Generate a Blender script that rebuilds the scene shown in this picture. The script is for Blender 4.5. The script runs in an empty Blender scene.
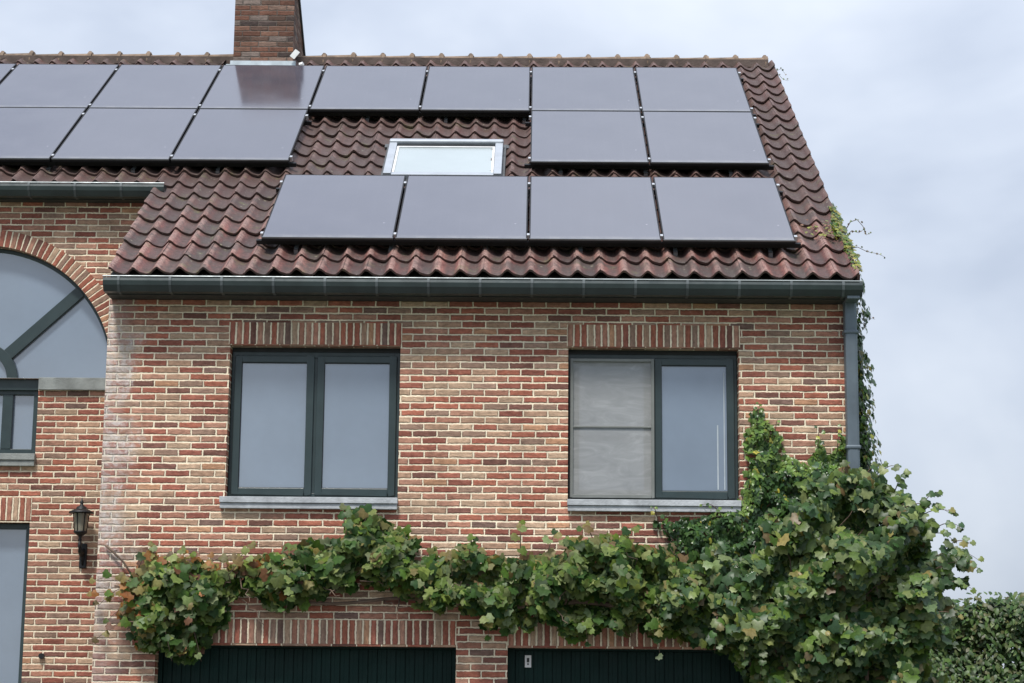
import bpy, math, random
from mathutils import Vector, Matrix, noise, Quaternion
from math import sin, cos, pi, radians, sqrt, floor

random.seed(7)
R = random.random
scene = bpy.context.scene
C = scene.collection

# ------------------------------------------------------------------ helpers
class MB:
    """collects faces, uvs and colours; build() links them as ONE mesh object"""
    def __init__(s):
        s.v = []; s.f = []; s.uv = []; s.c = []; s.m = []; s.hasuv = False; s.hasc = False
    def face(s, pts, uv=None, mi=0, col=None):
        n = len(s.v); s.v += [tuple(p) for p in pts]
        s.f.append(tuple(range(n, n + len(pts))))
        s.uv.append(uv if uv else [(0, 0)] * len(pts))
        if uv: s.hasuv = True
        s.m.append(mi)
        if col is not None:
            s.hasc = True; s.c += [col] * len(pts)
        else:
            s.c += [(1, 1, 1, 1)] * len(pts)
    def raw(s, verts, faces, col=None):
        n = len(s.v); s.v += [tuple(p) for p in verts]
        for f in faces:
            s.f.append(tuple(i + n for i in f)); s.uv.append([(0, 0)] * len(f)); s.m.append(0)
        if col is not None: s.hasc = True
        s.c += [col if col is not None else (1, 1, 1, 1)] * len(verts)
    def box(s, x0, x1, y0, y1, z0, z1, mi=0, M=None, uvf=False, b=0.0):
        P = [(x0,y0,z0),(x1,y0,z0),(x1,y1,z0),(x0,y1,z0),(x0,y0,z1),(x1,y0,z1),(x1,y1,z1),(x0,y1,z1)]
        if M is not None: Q = [tuple(M @ Vector(p)) for p in P]
        else: Q = P
        for idx, ax in (((0,1,5,4),(0,2)),((1,2,6,5),(1,2)),((2,3,7,6),(0,2)),((3,0,4,7),(1,2)),((4,5,6,7),(0,1)),((3,2,1,0),(0,1))):
            s.face([Q[i] for i in idx], [(P[i][ax[0]], P[i][ax[1]]) for i in idx] if uvf else None, mi)
    def tube(s, pts, rad, n=8, col=None):
        pts = [Vector(p) for p in pts]
        rad = rad if hasattr(rad, '__len__') else [rad] * len(pts)
        V = []; F = []
        for i, p in enumerate(pts):
            d = (pts[min(i+1, len(pts)-1)] - pts[max(i-1, 0)])
            d.normalize()
            a = d.cross(Vector((0,0,1)) if abs(d.z) < .9 else Vector((1,0,0))).normalized(); b = d.cross(a)
            for k in range(n):
                t = 2*pi*k/n; V.append(p + (a*cos(t) + b*sin(t)) * rad[i])
        for i in range(len(pts)-1):
            for k in range(n):
                k2 = (k+1) % n
                F.append((i*n+k, i*n+k2, (i+1)*n+k2, (i+1)*n+k))
        F.append(tuple(range(n-1, -1, -1))); F.append(tuple((len(pts)-1)*n + k for k in range(n)))
        s.raw(V, F, col)
    def lathe(s, cx, cy, prof, n=16):
        V = []; F = []
        for r, z in prof:
            for k in range(n):
                t = 2*pi*k/n; V.append((cx + r*cos(t), cy + r*sin(t), z))
        for i in range(len(prof)-1):
            for k in range(n):
                k2 = (k+1) % n
                F.append((i*n+k, i*n+k2, (i+1)*n+k2, (i+1)*n+k))
        s.raw(V, F)
    def sweepx(s, prof, x0, x1, cap=True):
        """profile of (y,z) extruded along x, closed"""
        n = len(prof)
        for i in range(n):
            a, b = prof[i], prof[(i+1) % n]
            s.face([(x0,a[0],a[1]),(x1,a[0],a[1]),(x1,b[0],b[1]),(x0,b[0],b[1])])
        if cap:
            s.face([(x0,p[0],p[1]) for p in prof]); s.face([(x1,p[0],p[1]) for p in reversed(prof)])
    def build(s, name, mats, parent=None, smooth=False, bevel=0, merge=False, angle=None):
        me = bpy.data.meshes.new(name)
        me.from_pydata(s.v, [], s.f)
        if not isinstance(mats, (list, tuple)): mats = [mats]
        for m in mats: me.materials.append(m)
        me.polygons.foreach_set('material_index', s.m)
        if s.hasuv:
            ul = me.uv_layers.new(name='UVMap')
            flat = [c for f in s.uv for p in f for c in p]
            ul.data.foreach_set('uv', flat)
        if s.hasc:
            ca = me.color_attributes.new('Col', 'FLOAT_COLOR', 'POINT')
            ca.data.foreach_set('color', [x for c in s.c for x in c])
        if merge or bevel:
            import bmesh
            bm = bmesh.new(); bm.from_mesh(me)
            bmesh.ops.remove_doubles(bm, verts=bm.verts, dist=1e-5)
            bmesh.ops.recalc_face_normals(bm, faces=bm.faces)
            bm.to_mesh(me); bm.free()
        if smooth:
            me.polygons.foreach_set('use_smooth', [True] * len(me.polygons))
        me.update()
        o = bpy.data.objects.new(name, me); C.objects.link(o)
        if parent: o.parent = parent
        if bevel:
            md = o.modifiers.new('bevel', 'BEVEL'); md.width = bevel; md.segments = 2; md.limit_method = 'ANGLE'
        return o

def tag(o, label=None, cat=None, group=None, kind=None):
    if label: o['label'] = label
    if cat: o['category'] = cat
    if group: o['group'] = group
    if kind: o['kind'] = kind
    return o

def empty(name, loc=(0,0,0), rot=(0,0,0)):
    o = bpy.data.objects.new(name, None); C.objects.link(o)
    o.location = loc; o.rotation_euler = rot; o.empty_display_size = .2
    return o

def copy_tree(o, parent=None):
    c = o.copy(); C.objects.link(c); c.parent = parent
    for ch in list(o.children): copy_tree(ch, c)
    return c

# ------------------------------------------------------------------ materials
def newmat(name):
    m = bpy.data.materials.new(name); m.use_nodes = True
    nt = m.node_tree; nt.nodes.clear()
    out = nt.nodes.new('ShaderNodeOutputMaterial'); p = nt.nodes.new('ShaderNodeBsdfPrincipled')
    nt.links.new(p.outputs[0], out.inputs[0])
    return m, nt, p, out

class G:
    def __init__(s, nt): s.nt = nt
    def n(s, t, **k):
        nd = s.nt.nodes.new(t)
        for a, b in k.items(): setattr(nd, a, b)
        return nd
    def l(s, a, b): s.nt.links.new(a, b)
    def set(s, sock, v):
        if isinstance(v, bpy.types.NodeSocket): s.l(v, sock)
        else: sock.default_value = v
    def m(s, op, a, b=0, c=0, clamp=False):
        nd = s.n('ShaderNodeMath', operation=op); nd.use_clamp = clamp
        s.set(nd.inputs[0], a); s.set(nd.inputs[1], b)
        if op in ('MULTIPLY_ADD', 'SMOOTH_MIN', 'SMOOTH_MAX', 'WRAP', 'COMPARE'): s.set(nd.inputs[2], c)
        return nd.outputs[0]
    def noise(s, vec, scale, detail=3, rough=.55, col=False, dist=0):
        nd = s.n('ShaderNodeTexNoise'); s.l(vec, nd.inputs['Vector']); nd.inputs['Scale'].default_value = scale
        nd.inputs['Detail'].default_value = detail; nd.inputs['Roughness'].default_value = rough
        nd.inputs['Distortion'].default_value = dist
        return nd.outputs['Color' if col else 'Fac']
    def ramp(s, fac, stops, interp='LINEAR'):
        nd = s.n('ShaderNodeValToRGB'); cr = nd.color_ramp; cr.interpolation = interp
        while len(cr.elements) > 1: cr.elements.remove(cr.elements[-1])
        cr.elements[0].position = stops[0][0]; cr.elements[0].color = (*stops[0][1], 1)
        for p, c in stops[1:]:
            e = cr.elements.new(p); e.color = (*c, 1)
        s.set(nd.inputs[0], fac); return nd.outputs[0]
    def mix(s, fac, a, b, mode='MIX'):
        nd = s.n('ShaderNodeMix', data_type='RGBA', blend_type=mode)
        s.set(nd.inputs[0], fac)
        for i, v in ((6, a), (7, b)):
            if isinstance(v, tuple): v = (*v, 1) if len(v) == 3 else v
            s.set(nd.inputs[i], v)
        return nd.outputs[2]
    def mr(s, v, a, b, c=0., d=1., smooth=True):
        nd = s.n('ShaderNodeMapRange'); nd.interpolation_type = 'SMOOTHSTEP' if smooth else 'LINEAR'
        s.set(nd.inputs[0], v)
        for i, x in ((1, a), (2, b), (3, c), (4, d)): s.set(nd.inputs[i], x)
        return nd.outputs[0]

def simple(name, col, rough=.5, metal=0, var=.12, scale=8, bump=.0, ior=1.45, bscale=60, coat=0):
    m, nt, p, out = newmat(name); g = G(nt)
    tc = g.n('ShaderNodeTexCoord').outputs['Object']
    nz = g.noise(tc, scale, 4)
    f = g.mr(nz, .3, .7, 1-var, 1+var, False)
    v = g.n('ShaderNodeVectorMath', operation='SCALE'); v.inputs[0].default_value = col; g.l(f, v.inputs[3])
    g.l(v.outputs[0], p.inputs['Base Color'])
    g.l(g.mr(g.noise(tc, scale*2.3, 3), .3, .7, max(0, rough-.08), rough+.08, False), p.inputs['Roughness'])
    p.inputs['Metallic'].default_value = metal; p.inputs['IOR'].default_value = ior
    p.inputs['Coat Weight'].default_value = coat
    if bump:
        b = g.n('ShaderNodeBump'); b.inputs['Strength'].default_value = bump; b.inputs['Distance'].default_value = .01
        g.l(g.noise(tc, bscale, 4), b.inputs['Height']); g.l(b.outputs[0], p.inputs['Normal'])
    return m

def brick_mat(name, BL=.208, BH=.0589, bond=.5, dark=1.0, mortar=(.88,.76,.57), stain=False, chimney=False, joint=.0068):
    m, nt, p, out = newmat(name); g = G(nt)
    uvn = g.n('ShaderNodeUVMap').outputs[0]
    obj = g.n('ShaderNodeTexCoord').outputs['Object']
    # hand-made wobble of the edges
    d1 = g.n('ShaderNodeVectorMath', operation='SUBTRACT'); g.l(g.noise(uvn, 9, 2, col=True), d1.inputs[0]); d1.inputs[1].default_value = (.5,.5,.5)
    d2 = g.n('ShaderNodeVectorMath', operation='SUBTRACT'); g.l(g.noise(uvn, 55, 2, col=True), d2.inputs[0]); d2.inputs[1].default_value = (.5,.5,.5)
    s1 = g.n('ShaderNodeVectorMath', operation='SCALE'); g.l(d1.outputs[0], s1.inputs[0]); s1.inputs[3].default_value = .010
    s2 = g.n('ShaderNodeVectorMath', operation='SCALE'); g.l(d2.outputs[0], s2.inputs[0]); s2.inputs[3].default_value = .011
    a1 = g.n('ShaderNodeVectorMath', operation='ADD'); g.l(uvn, a1.inputs[0]); g.l(s1.outputs[0], a1.inputs[1])
    a2 = g.n('ShaderNodeVectorMath', operation='ADD'); g.l(a1.outputs[0], a2.inputs[0]); g.l(s2.outputs[0], a2.inputs[1])
    sx = g.n('ShaderNodeSeparateXYZ'); g.l(a2.outputs[0], sx.inputs[0])
    u, v = sx.outputs[0], sx.outputs[1]
    rv = g.m('DIVIDE', v, BH); row = g.m('FLOOR', rv); fy = g.m('FRACT', rv)
    wr = g.n('ShaderNodeTexWhiteNoise', noise_dimensions='1D'); g.l(row, wr.inputs['W'])
    off = g.m('MULTIPLY', g.m('FLOORED_MODULO', row, 2.), bond) if bond else 0.
    jit = g.m('MULTIPLY', wr.outputs['Value'], .16 if bond else 0.)
    ru = g.m('ADD', g.m('ADD', g.m('DIVIDE', u, BL), off), jit)
    colm = g.m('FLOOR', ru); fx = g.m('FRACT', ru)
    cv = g.n('ShaderNodeCombineXYZ'); g.l(colm, cv.inputs[0]); g.l(row, cv.inputs[1])
    wn = g.n('ShaderNodeTexWhiteNoise', noise_dimensions='2D'); g.l(cv.outputs[0], wn.inputs['Vector'])
    cv2 = g.n('ShaderNodeVectorMath', operation='ADD'); g.l(cv.outputs[0], cv2.inputs[0]); cv2.inputs[1].default_value = (37.7, 91.3, 0)
    wn2 = g.n('ShaderNodeTexWhiteNoise', noise_dimensions='2D'); g.l(cv2.outputs[0], wn2.inputs['Vector'])
    dx = g.m('MULTIPLY', g.m('MINIMUM', fx, g.m('SUBTRACT', 1., fx)), BL)
    dy = g.m('MULTIPLY', g.m('MINIMUM', fy, g.m('SUBTRACT', 1., fy)), BH)
    d = g.m('SMOOTH_MIN', dx, dy, .004)
    # each brick its own size, so that joints vary
    jw = g.m('MULTIPLY_ADD', wn2.outputs['Value'], .0026, joint - .0022)
    d = g.m('SUBTRACT', d, jw)
    mask = g.mr(d, -.0012, .0016)
    if chimney:
        pal = [(0,(.19,.10,.07)),(.2,(.11,.066,.05)),(.38,(.24,.155,.12)),(.55,(.15,.070,.048)),(.74,(.27,.115,.062)),(.8,(.20,.155,.135)),(.92,(.07,.05,.045))]
    else:
        pal = [(0,(.34,.100,.060)),(.14,(.24,.066,.046)),(.27,(.42,.27,.18)),(.38,(.37,.17,.115)),(.50,(.47,.34,.23)),
               (.60,(.31,.092,.060)),(.71,(.13,.052,.042)),(.78,(.28,.19,.14)),(.86,(.40,.21,.145)),(.955,(.15,.10,.085)),(.972,(.46,.25,.14))]
    base = g.ramp(wn.outputs['Value'], pal, 'CONSTANT')
    if not chimney: base = g.mix(.20, base, (.42,.225,.165))
    # tone inside each brick: blotches, streaks, grit
    sh = g.n('ShaderNodeVectorMath', operation='MULTIPLY_ADD'); g.l(cv.outputs[0], sh.inputs[0]); sh.inputs[1].default_value = (3.17, 7.31, 0); g.l(uvn, sh.inputs[2])
    st = g.n('ShaderNodeMapping'); g.l(sh.outputs[0], st.inputs[0]); st.inputs['Scale'].default_value = (1, 2.4, 1)
    n1 = g.noise(st.outputs[0], 16, 4, .65); n2 = g.noise(uvn, 150, 3, .6)
    br = g.m('MULTIPLY', g.mr(n1, .25, .75, .58, 1.42, False), g.mr(n2, .3, .7, .78, 1.22, False))
    br = g.m('MULTIPLY', br, g.m('MULTIPLY_ADD', wn2.outputs['Value'], .34, .83))
    vs = g.n('ShaderNodeVectorMath', operation='SCALE'); g.l(base, vs.inputs[0]); g.l(br, vs.inputs[3])
    # sandy bloom on faces
    blo = g.mr(g.noise(st.outputs[0], 28, 3, .7), .56, .74, 0, .34)
    bc = g.mix(blo, vs.outputs[0], (.50,.38,.28) if not chimney else (.2,.16,.13))
    mn = g.mr(g.noise(uvn, 5, 4, .6), .3, .7, .82, 1.12, False)
    mv = g.n('ShaderNodeVectorMath', operation='SCALE'); mv.inputs[0].default_value = mortar; g.l(mn, mv.inputs[3])
    c = g.mix(mask, mv.outputs[0], bc)
    # broad weathering
    we = g.mr(g.noise(obj, .9, 4, .6), .35, .7, 1.0, .82, False)
    mps = g.n('ShaderNodeMapping'); g.l(obj, mps.inputs[0]); mps.inputs['Scale'].default_value = (5, 5, .35)
    we = g.m('MULTIPLY', we, g.mr(g.noise(mps.outputs[0], 1.4, 4, .65), .35, .7, 1.06, .84, False))
    v3 = g.n('ShaderNodeVectorMath', operation='SCALE'); g.l(c, v3.inputs[0]); g.l(g.m('MULTIPLY', we, dark), v3.inputs[3]); c = v3.outputs[0]
    if stain:   # lime efflorescence beside the outer corner
        so = g.n('ShaderNodeSeparateXYZ'); g.l(obj, so.inputs[0])
        X, Y, Z = so.outputs
        gx = g.mr(X, -3.70, -3.12, 1, 0); gx = g.m('POWER', gx, 1.0)
        gz = g.m('MULTIPLY', g.mr(Z, 1.9, 3.0, .25, 1), g.mr(Z, 4.9, 5.15, 1, .1))
        nn = g.noise(obj, 3.4, 6, .75, dist=.8)
        k = g.mr(g.m('ADD', nn, g.m('MULTIPLY', gx, .26)), .61, .78, 0, .8)
        k = g.m('MULTIPLY', k, g.m('MULTIPLY', gz, g.mr(gx, .02, .45)))
        k = g.m('MULTIPLY', k, g.mr(g.noise(obj, 18, 5, .8), .38, .62, .12, 1))
        c = g.mix(k, c, (.66,.62,.59))
        # greyish film near corner
        k2 = g.m('MULTIPLY', g.mr(g.m('ADD', g.noise(obj, 5, 3), g.m('MULTIPLY', gx, .4)), .62, .9, 0, .26), g.mr(gx, .05, .6))
        c = g.mix(k2, c, (.42,.37,.34))
    g.l(c, p.inputs['Base Color'])
    p.inputs['Roughness'].default_value = .88; p.inputs['Specular IOR Level'].default_value = .3
    h = g.m('ADD', g.m('MULTIPLY', g.mr(d, -.002, .006), .006), g.m('ADD', g.m('MULTIPLY', n2, .0018), g.m('MULTIPLY', n1, .004)))
    h = g.m('ADD', h, g.m('MULTIPLY', wn.outputs['Value'], .002))
    b = g.n('ShaderNodeBump'); b.inputs['Strength'].default_value = 1.0; b.inputs['Distance'].default_value = 1.6
    g.l(h, b.inputs['Height']); g.l(b.outputs[0], p.inputs['Normal'])
    return m

def tile_mat():
    m, nt, p, out = newmat('clay_roof_tile'); g = G(nt)
    obj = g.n('ShaderNodeTexCoord').outputs['Object']
    at = g.n('ShaderNodeAttribute', attribute_name='Col')
    sp = g.n('ShaderNodeSeparateXYZ'); g.l(at.outputs['Vector'], sp.inputs[0])
    rnd, crest, along = sp.outputs
    base = g.ramp(rnd, [(0,(.165,.060,.050)),(.22,(.100,.048,.043)),(.45,(.225,.090,.074)),(.65,(.135,.074,.066)),(.85,(.26,.125,.102)),(1,(.085,.050,.046))])
    n1 = g.noise(obj, 9, 5, .65); n2 = g.noise(obj, 3.0, 5, .7); n3 = g.noise(obj, 38, 5, .75)
    k = g.m('MULTIPLY', g.mr(n1, .3, .7, .50, 1.32, False), g.mr(n3, .32, .68, .5, 1.5, False))
    vs = g.n('ShaderNodeVectorMath', operation='SCALE'); g.l(base, vs.inputs[0]); g.l(k, vs.inputs[3])
    # shade painted into the pans, highlights onto the crests
    c = g.mix(g.m('MULTIPLY', g.mr(crest, .5, .0), g.mr(n1, .33, .62, .35, .85)), vs.outputs[0], (.040,.031,.028))
    c = g.mix(g.m('MULTIPLY', g.mr(crest, .55, 1.), g.mr(n3, .35, .6, .1, .65)), c, (.40,.26,.22))
    c = g.mix(g.mr(n2, .47, .62, 0, .7), c, (.062,.050,.044))
    so = g.n('ShaderNodeSeparateXYZ'); g.l(obj, so.inputs[0])
    up = g.m('MULTIPLY', g.mr(so.outputs[2], 5.75, 6.5, 0, 1), g.mr(n1, .3, .7, .45, .92))
    c = g.mix(up, c, (.072,.044,.038))     # soot and algae higher up the slope
    v = g.n('ShaderNodeTexVoronoi'); g.l(obj, v.inputs['Vector']); v.inputs['Scale'].default_value = 14
    li = g.m('MULTIPLY', g.mr(v.outputs['Distance'], .12, .2, 1, 0), g.mr(g.noise(obj, 3, 3), .56, .66))
    c = g.mix(g.m('MULTIPLY', li, .65), c, (.30,.28,.2))
    c = g.mix(g.mr(g.noise(obj, 70, 2, .5), .68, .74, 0, .6), c, (.38,.34,.30))
    mo = g.m('MULTIPLY', g.mr(g.noise(obj, 4.4, 5, .75), .56, .68), g.mr(n3, .4, .6, .2, .8))
    c = g.mix(g.m('MULTIPLY', mo, .65), c, (.14,.15,.055))
    g.l(c, p.inputs['Base Color'])
    g.l(g.mr(n1, .3, .7, .48, .75, False), p.inputs['Roughness'])
    b = g.n('ShaderNodeBump'); b.inputs['Strength'].default_value = .6; b.inputs['Distance'].default_value = .006
    g.l(g.m('ADD', n3, n1), b.inputs['Height']); g.l(b.outputs[0], p.inputs['Normal'])
    return m

def leaf_mat(name, rough=.42, trans=.22, spec=.36):
    m, nt, p, out = newmat(name); g = G(nt)
    at = g.n('ShaderNodeAttribute', attribute_name='Col').outputs['Color']
    obj = g.n('ShaderNodeTexCoord').outputs['Object']
    k = g.mr(g.noise(obj, 40, 3, .6), .3, .7, .75, 1.25, False)
    vs = g.n('ShaderNodeVectorMath', operation='SCALE'); g.l(at, vs.inputs[0]); g.l(k, vs.inputs[3])
    g.l(vs.outputs[0], p.inputs['Base Color'])
    p.inputs['Roughness'].default_value = rough
    p.inputs['Specular IOR Level'].default_value = spec
    tr = g.n('ShaderNodeBsdfTranslucent'); v2 = g.n('ShaderNodeVectorMath', operation='MULTIPLY'); g.l(vs.outputs[0], v2.inputs[0]); v2.inputs[1].default_value = (1.3, 1.6, .7)
    g.l(v2.outputs[0], tr.inputs[0])
    mx = g.n('ShaderNodeMixShader'); mx.inputs[0].default_value = trans
    g.l(p.outputs[0], mx.inputs[1]); g.l(tr.outputs[0], mx.inputs[2]); g.l(mx.outputs[0], out.inputs[0])
    return m

def panel_glass():
    m, nt, p, out = newmat('solar_glass'); g = G(nt)
    obj = g.n('ShaderNodeTexCoord').outputs['Object']
    sx = g.n('ShaderNodeSeparateXYZ'); g.l(obj, sx.inputs[0])
    # half-cut cells: fine grid, nearly invisible
    fx = g.m('FRACT', g.m('DIVIDE', sx.outputs[0], .1815)); fy = g.m('FRACT', g.m('DIVIDE', sx.outputs[1], .0925))
    ex = g.m('LESS_THAN', g.m('MINIMUM', fx, g.m('SUBTRACT', 1., fx)), .012)
    ey = g.m('LESS_THAN', g.m('MINIMUM', fy, g.m('SUBTRACT', 1., fy)), .016)
    e = g.m('MAXIMUM', ex, ey)
    c = g.mix(e, (.042,.038,.054), (.056,.052,.068))
    oi = g.n('ShaderNodeObjectInfo').outputs['Random']
    dust = g.mr(g.noise(obj, 1.6, 5, .6), .3, .75, .015, .055)
    dust = g.m('ADD', dust, g.m('MULTIPLY', oi, .03))
    dust = g.m('MAXIMUM', dust, g.mr(g.noise(obj, 16, 2, .4), .775, .80, 0, .7))
    c = g.mix(dust, c, (.42,.41,.47))
    # dirt line gathered along the lower rim
    rim = g.m('MULTIPLY', g.mr(sx.outputs[1], .10, .02, 0, 1), g.mr(g.noise(obj, 7, 3), .35, .65, .1, .4))
    c = g.mix(rim, c, (.30,.28,.25))
    g.l(c, p.inputs['Base Color'])
    p.inputs['IOR'].default_value = 3.0; 
    g.l(g.mr(g.noise(obj, 1.6, 3), .3, .7, .10, .16, False), p.inputs['Roughness'])
    b = g.n('ShaderNodeBump'); b.inputs['Strength'].default_value = .02; b.inputs['Distance'].default_value = .01
    g.l(g.noise(obj, 1.2, 2), b.inputs['Height']); g.l(b.outputs[0], p.inputs['Normal'])
    return m

def window_glass(name, base, ior=2.5, rough=.02, var=.1):
    m, nt, p, out = newmat(name); g = G(nt)
    obj = g.n('ShaderNodeTexCoord').outputs['Object']
    k = g.mr(g.noise(obj, 1.3, 4, .6), .3, .7, 1-var, 1+var, False)
    vs = g.n('ShaderNodeVectorMath', operation='SCALE'); vs.inputs[0].default_value = base; g.l(k, vs.inputs[3])
    g.l(vs.outputs[0], p.inputs['Base Color'])
    p.inputs['IOR'].default_value = ior; p.inputs['Roughness'].default_value = rough
    b = g.n('ShaderNodeBump'); b.inputs['Strength'].default_value = .12; b.inputs['Distance'].default_value = .01
    g.l(g.noise(obj, 1.1, 1), b.inputs['Height']); g.l(b.outputs[0], p.inputs['Normal'])
    return m

def screen_mat():
    m, nt, p, out = newmat('insect_screen_mesh'); g = G(nt)
    obj = g.n('ShaderNodeTexCoord').outputs['Object']
    mp = g.n('ShaderNodeMapping'); g.l(obj, mp.inputs[0]); mp.inputs['Scale'].default_value = (1, 1, 3.2)
    n = g.noise(mp.outputs[0], 3.2, 4, .6, dist=1.2)
    c = g.ramp(n, [(.3,(.235,.235,.225)),(.55,(.29,.29,.28)),(.75,(.35,.35,.345))])
    g.l(c, p.inputs['Base Color']); p.inputs['Roughness'].default_value = .7
    return m

M = {}
M['brick'] = brick_mat('facade_brick', stain=True, dark=1.10)
M['brick_wing'] = brick_mat('facade_brick_wing', dark=1.06)
M['soldier'] = brick_mat('soldier_brick', BL=.40, BH=.0598, bond=0, joint=.0082, dark=1.1)
M['arch'] = brick_mat('arch_brick', BL=.60, BH=.0585, bond=0)
M['chimney'] = brick_mat('chimney_brick', mortar=(.17,.14,.12), chimney=True, BH=.062, joint=.0045)
M['tile'] = tile_mat()
M['ridge'] = simple('ridge_clay', (.19,.135,.095), .8, var=.5, scale=7, bump=.6)
M['ridge_mortar'] = simple('ridge_mortar', (.10,.075,.065), .9, var=.35, bump=.5)
M['zinc_green'] = simple('coated_zinc_dark_green', (.034,.048,.049), .38, .15, var=.2, scale=5, bump=.12, bscale=12, ior=1.5)
M['bracket'] = simple('bracket_zinc', (.085,.10,.105), .45, .2, var=.2)
M['flash'] = simple('zinc_flashing', (.50,.56,.60), .5, .1, var=.2)
M['zinc_dark'] = simple('dark_soffit', (.03,.035,.035), .6)
M['zinc_pale'] = simple('bare_zinc', (.24,.27,.28), .42, .35, var=.2, scale=5)
M['pipe'] = simple('downpipe_zinc', (.12,.15,.175), .42, .2, var=.18, scale=4, bump=.1, bscale=12)
M['frame'] = simple('window_frame_green', (.026,.043,.045), .36, 0, var=.1, ior=1.5)
M['frame_dark'] = simple('window_gasket', (.012,.014,.015), .5)
M['door'] = simple('garage_door_green', (.004,.020,.017), .5, 0, var=.2, scale=3, bump=.1, ior=1.25)
M['stone'] = simple('bluestone_sill', (.40,.42,.44), .75, var=.25, scale=9, bump=.4, bscale=50)
M['ledge'] = simple('weathered_bluestone', (.22,.235,.225), .75, var=.3, scale=7, bump=.4, bscale=50)
M['glass'] = window_glass('window_glass', (.15,.195,.25))
M['skyglass'] = window_glass('roof_window_glass', (.37,.42,.43), 1.9, .12, .05)
M['alu'] = simple('grey_aluminium', (.42,.45,.49), .38, .3, var=.08)
M['screen'] = screen_mat()
M['screen_frame'] = simple('screen_frame_grey', (.17,.18,.17), .5)
M['curtain'] = simple('curtain_edge', (.42,.47,.5), .8)
M['black_alu'] = simple('black_anodised', (.006,.006,.008), .6, 0)
M['edge_alu'] = simple('panel_rim', (.20,.21,.22), .35, .5)
M['silver'] = simple('clamp_aluminium', (.62,.63,.65), .35, .7)
M['panel'] = panel_glass()
M['black_iron'] = simple('black_cast_iron', (.015,.016,.018), .45, .2, bump=.3)
M['lamp_glass'] = window_glass('lantern_glass', (.20,.19,.15), 1.6, .15)
M['bark'] = simple('vine_bark', (.13,.09,.065), .9, var=.4, bump=.8)
M['leaf'] = leaf_mat('vine_leaf', .5, .28, .2); M['bushleaf'] = leaf_mat('climber_leaf', .42, .2, .34); M['ivy'] = leaf_mat('ivy_leaf', .33, .15); M['hedge'] = leaf_mat('hedge_leaf', .45, .2)
M['white'] = simple('white_paint', (.75,.75,.74), .5)
M['black_print'] = simple('black_print', (.03,.03,.03), .6)
M['lead'] = simple('lead_flashing', (.09,.095,.10), .6, .2, var=.25)
M['deck'] = simple('roof_underlay', (.03,.027,.025), .9)
M['grass'] = simple('lawn', (.06,.10,.03), .9, var=.35, scale=3)
M['paving'] = simple('paving', (.15,.14,.13), .85, var=.2, scale=4, bump=.3)
M['plaster'] = simple('interior_dark', (.08,.08,.08), .9)

# ------------------------------------------------------------------ setting
mb = MB(); mb.face([(-400,-400,0),(400,-400,0),(400,400,0),(-400,400,0)]); tag(mb.build('ground', M['grass']), kind='structure')
mb = MB(); mb.box(-9.6, 4.2, -30, -.004, -.2, .012); tag(mb.build('driveway', M['paving']), kind='structure')

# ------------------------------------------------------------------ house
WL, WR = -3.663, 2.632        # the front section
YW = 1.70                    # the recessed wing's wall plane
HL = -9.5                    # house continues to the left
AL = radians(33.404); ca, sa = cos(AL), sin(AL)
RO = Vector((0, .106, 5.473))
def roofp(X, s, h=0.0): return (X, RO.y + s*ca - h*sa, RO.z + s*sa + h*ca)
SR = 6.40                    # ridge
YR = RO.y + SR*ca; ZR = RO.z + SR*sa
YB = 2*YR                    # back wall plane
def roofz(y): return RO.z + (y - RO.y) * sa / ca

house = empty('brick_house')
tag(house, 'red and buff brick house with brown pantile roof and dark green window frames', 'house')

class Wall(MB):
    def quad(s, p0, p1, p2, p3, uvax):
        P = [p0, p1, p2, p3]
        s.face(P, [(p[uvax[0]], p[uvax[1]]) for p in P])

def wall_xz(name, x0, x1, z0, z1, y, holes, mat, depth=.12, arch=None):
    """brick wall in plane y with rectangular holes (hx0,hx1,hz0,hz1) and reveals; arch=(cx,cz,r)"""
    w = Wall()
    xs = sorted({x0, x1, *[h[0] for h in holes], *[h[1] for h in holes]})
    if arch:
        cx, cz, r = arch
        xs = sorted({*xs, *[cx + r*cos(pi*k/48) for k in range(49)]})
    zs = sorted({z0, z1, *[h[2] for h in holes], *[h[3] for h in holes], *([arch[1]] if arch else [])})
    def inh(x, z): return any(h[0] < x < h[1] and h[2] < z < h[3] for h in holes)
    for i in range(len(xs)-1):
        a, b = xs[i], xs[i+1]; mx = (a+b)/2
        for j in range(len(zs)-1):
            c, d = zs[j], zs[j+1]; mz = (c+d)/2
            if inh(mx, mz): continue
            if arch and abs(mx-arch[0]) < arch[2] and c >= arch[1]-1e-6 and c < arch[1]+1e-4:
                fa = arch[1] + sqrt(max(0, arch[2]**2 - (a-arch[0])**2)); fb = arch[1] + sqrt(max(0, arch[2]**2 - (b-arch[0])**2))
                w.quad((a,y,fa),(b,y,fb),(b,y,d),(a,y,d),(0,2))
                w.face([(a,y,fa),(a,y+depth,fa),(b,y+depth,fb),(b,y,fb)], [(a,0),(a,depth),(b,depth),(b,0)])
            else:
                w.quad((a,y,c),(b,y,c),(b,y,d),(a,y,d),(0,2))
    for h in holes:
        a,b,c,d = h
        w.face([(a,y,c),(a,y,d),(a,y+depth,d),(a,y+depth,c)], [(0,c),(0,d),(depth,d),(depth,c)])
        w.face([(b,y,c),(b,y+depth,c),(b,y+depth,d),(b,y,d)], [(0,c),(depth,c),(depth,d),(0,d)])
        w.face([(a,y,d),(b,y,d),(b,y+depth,d),(a,y+depth,d)], [(a,0),(b,0),(b,depth),(a,depth)])
        w.face([(a,y,c),(a,y+depth,c),(b,y+depth,c),(b,y,c)], [(a,0),(a,depth),(b,depth),(b,0)])
    return w

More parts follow.
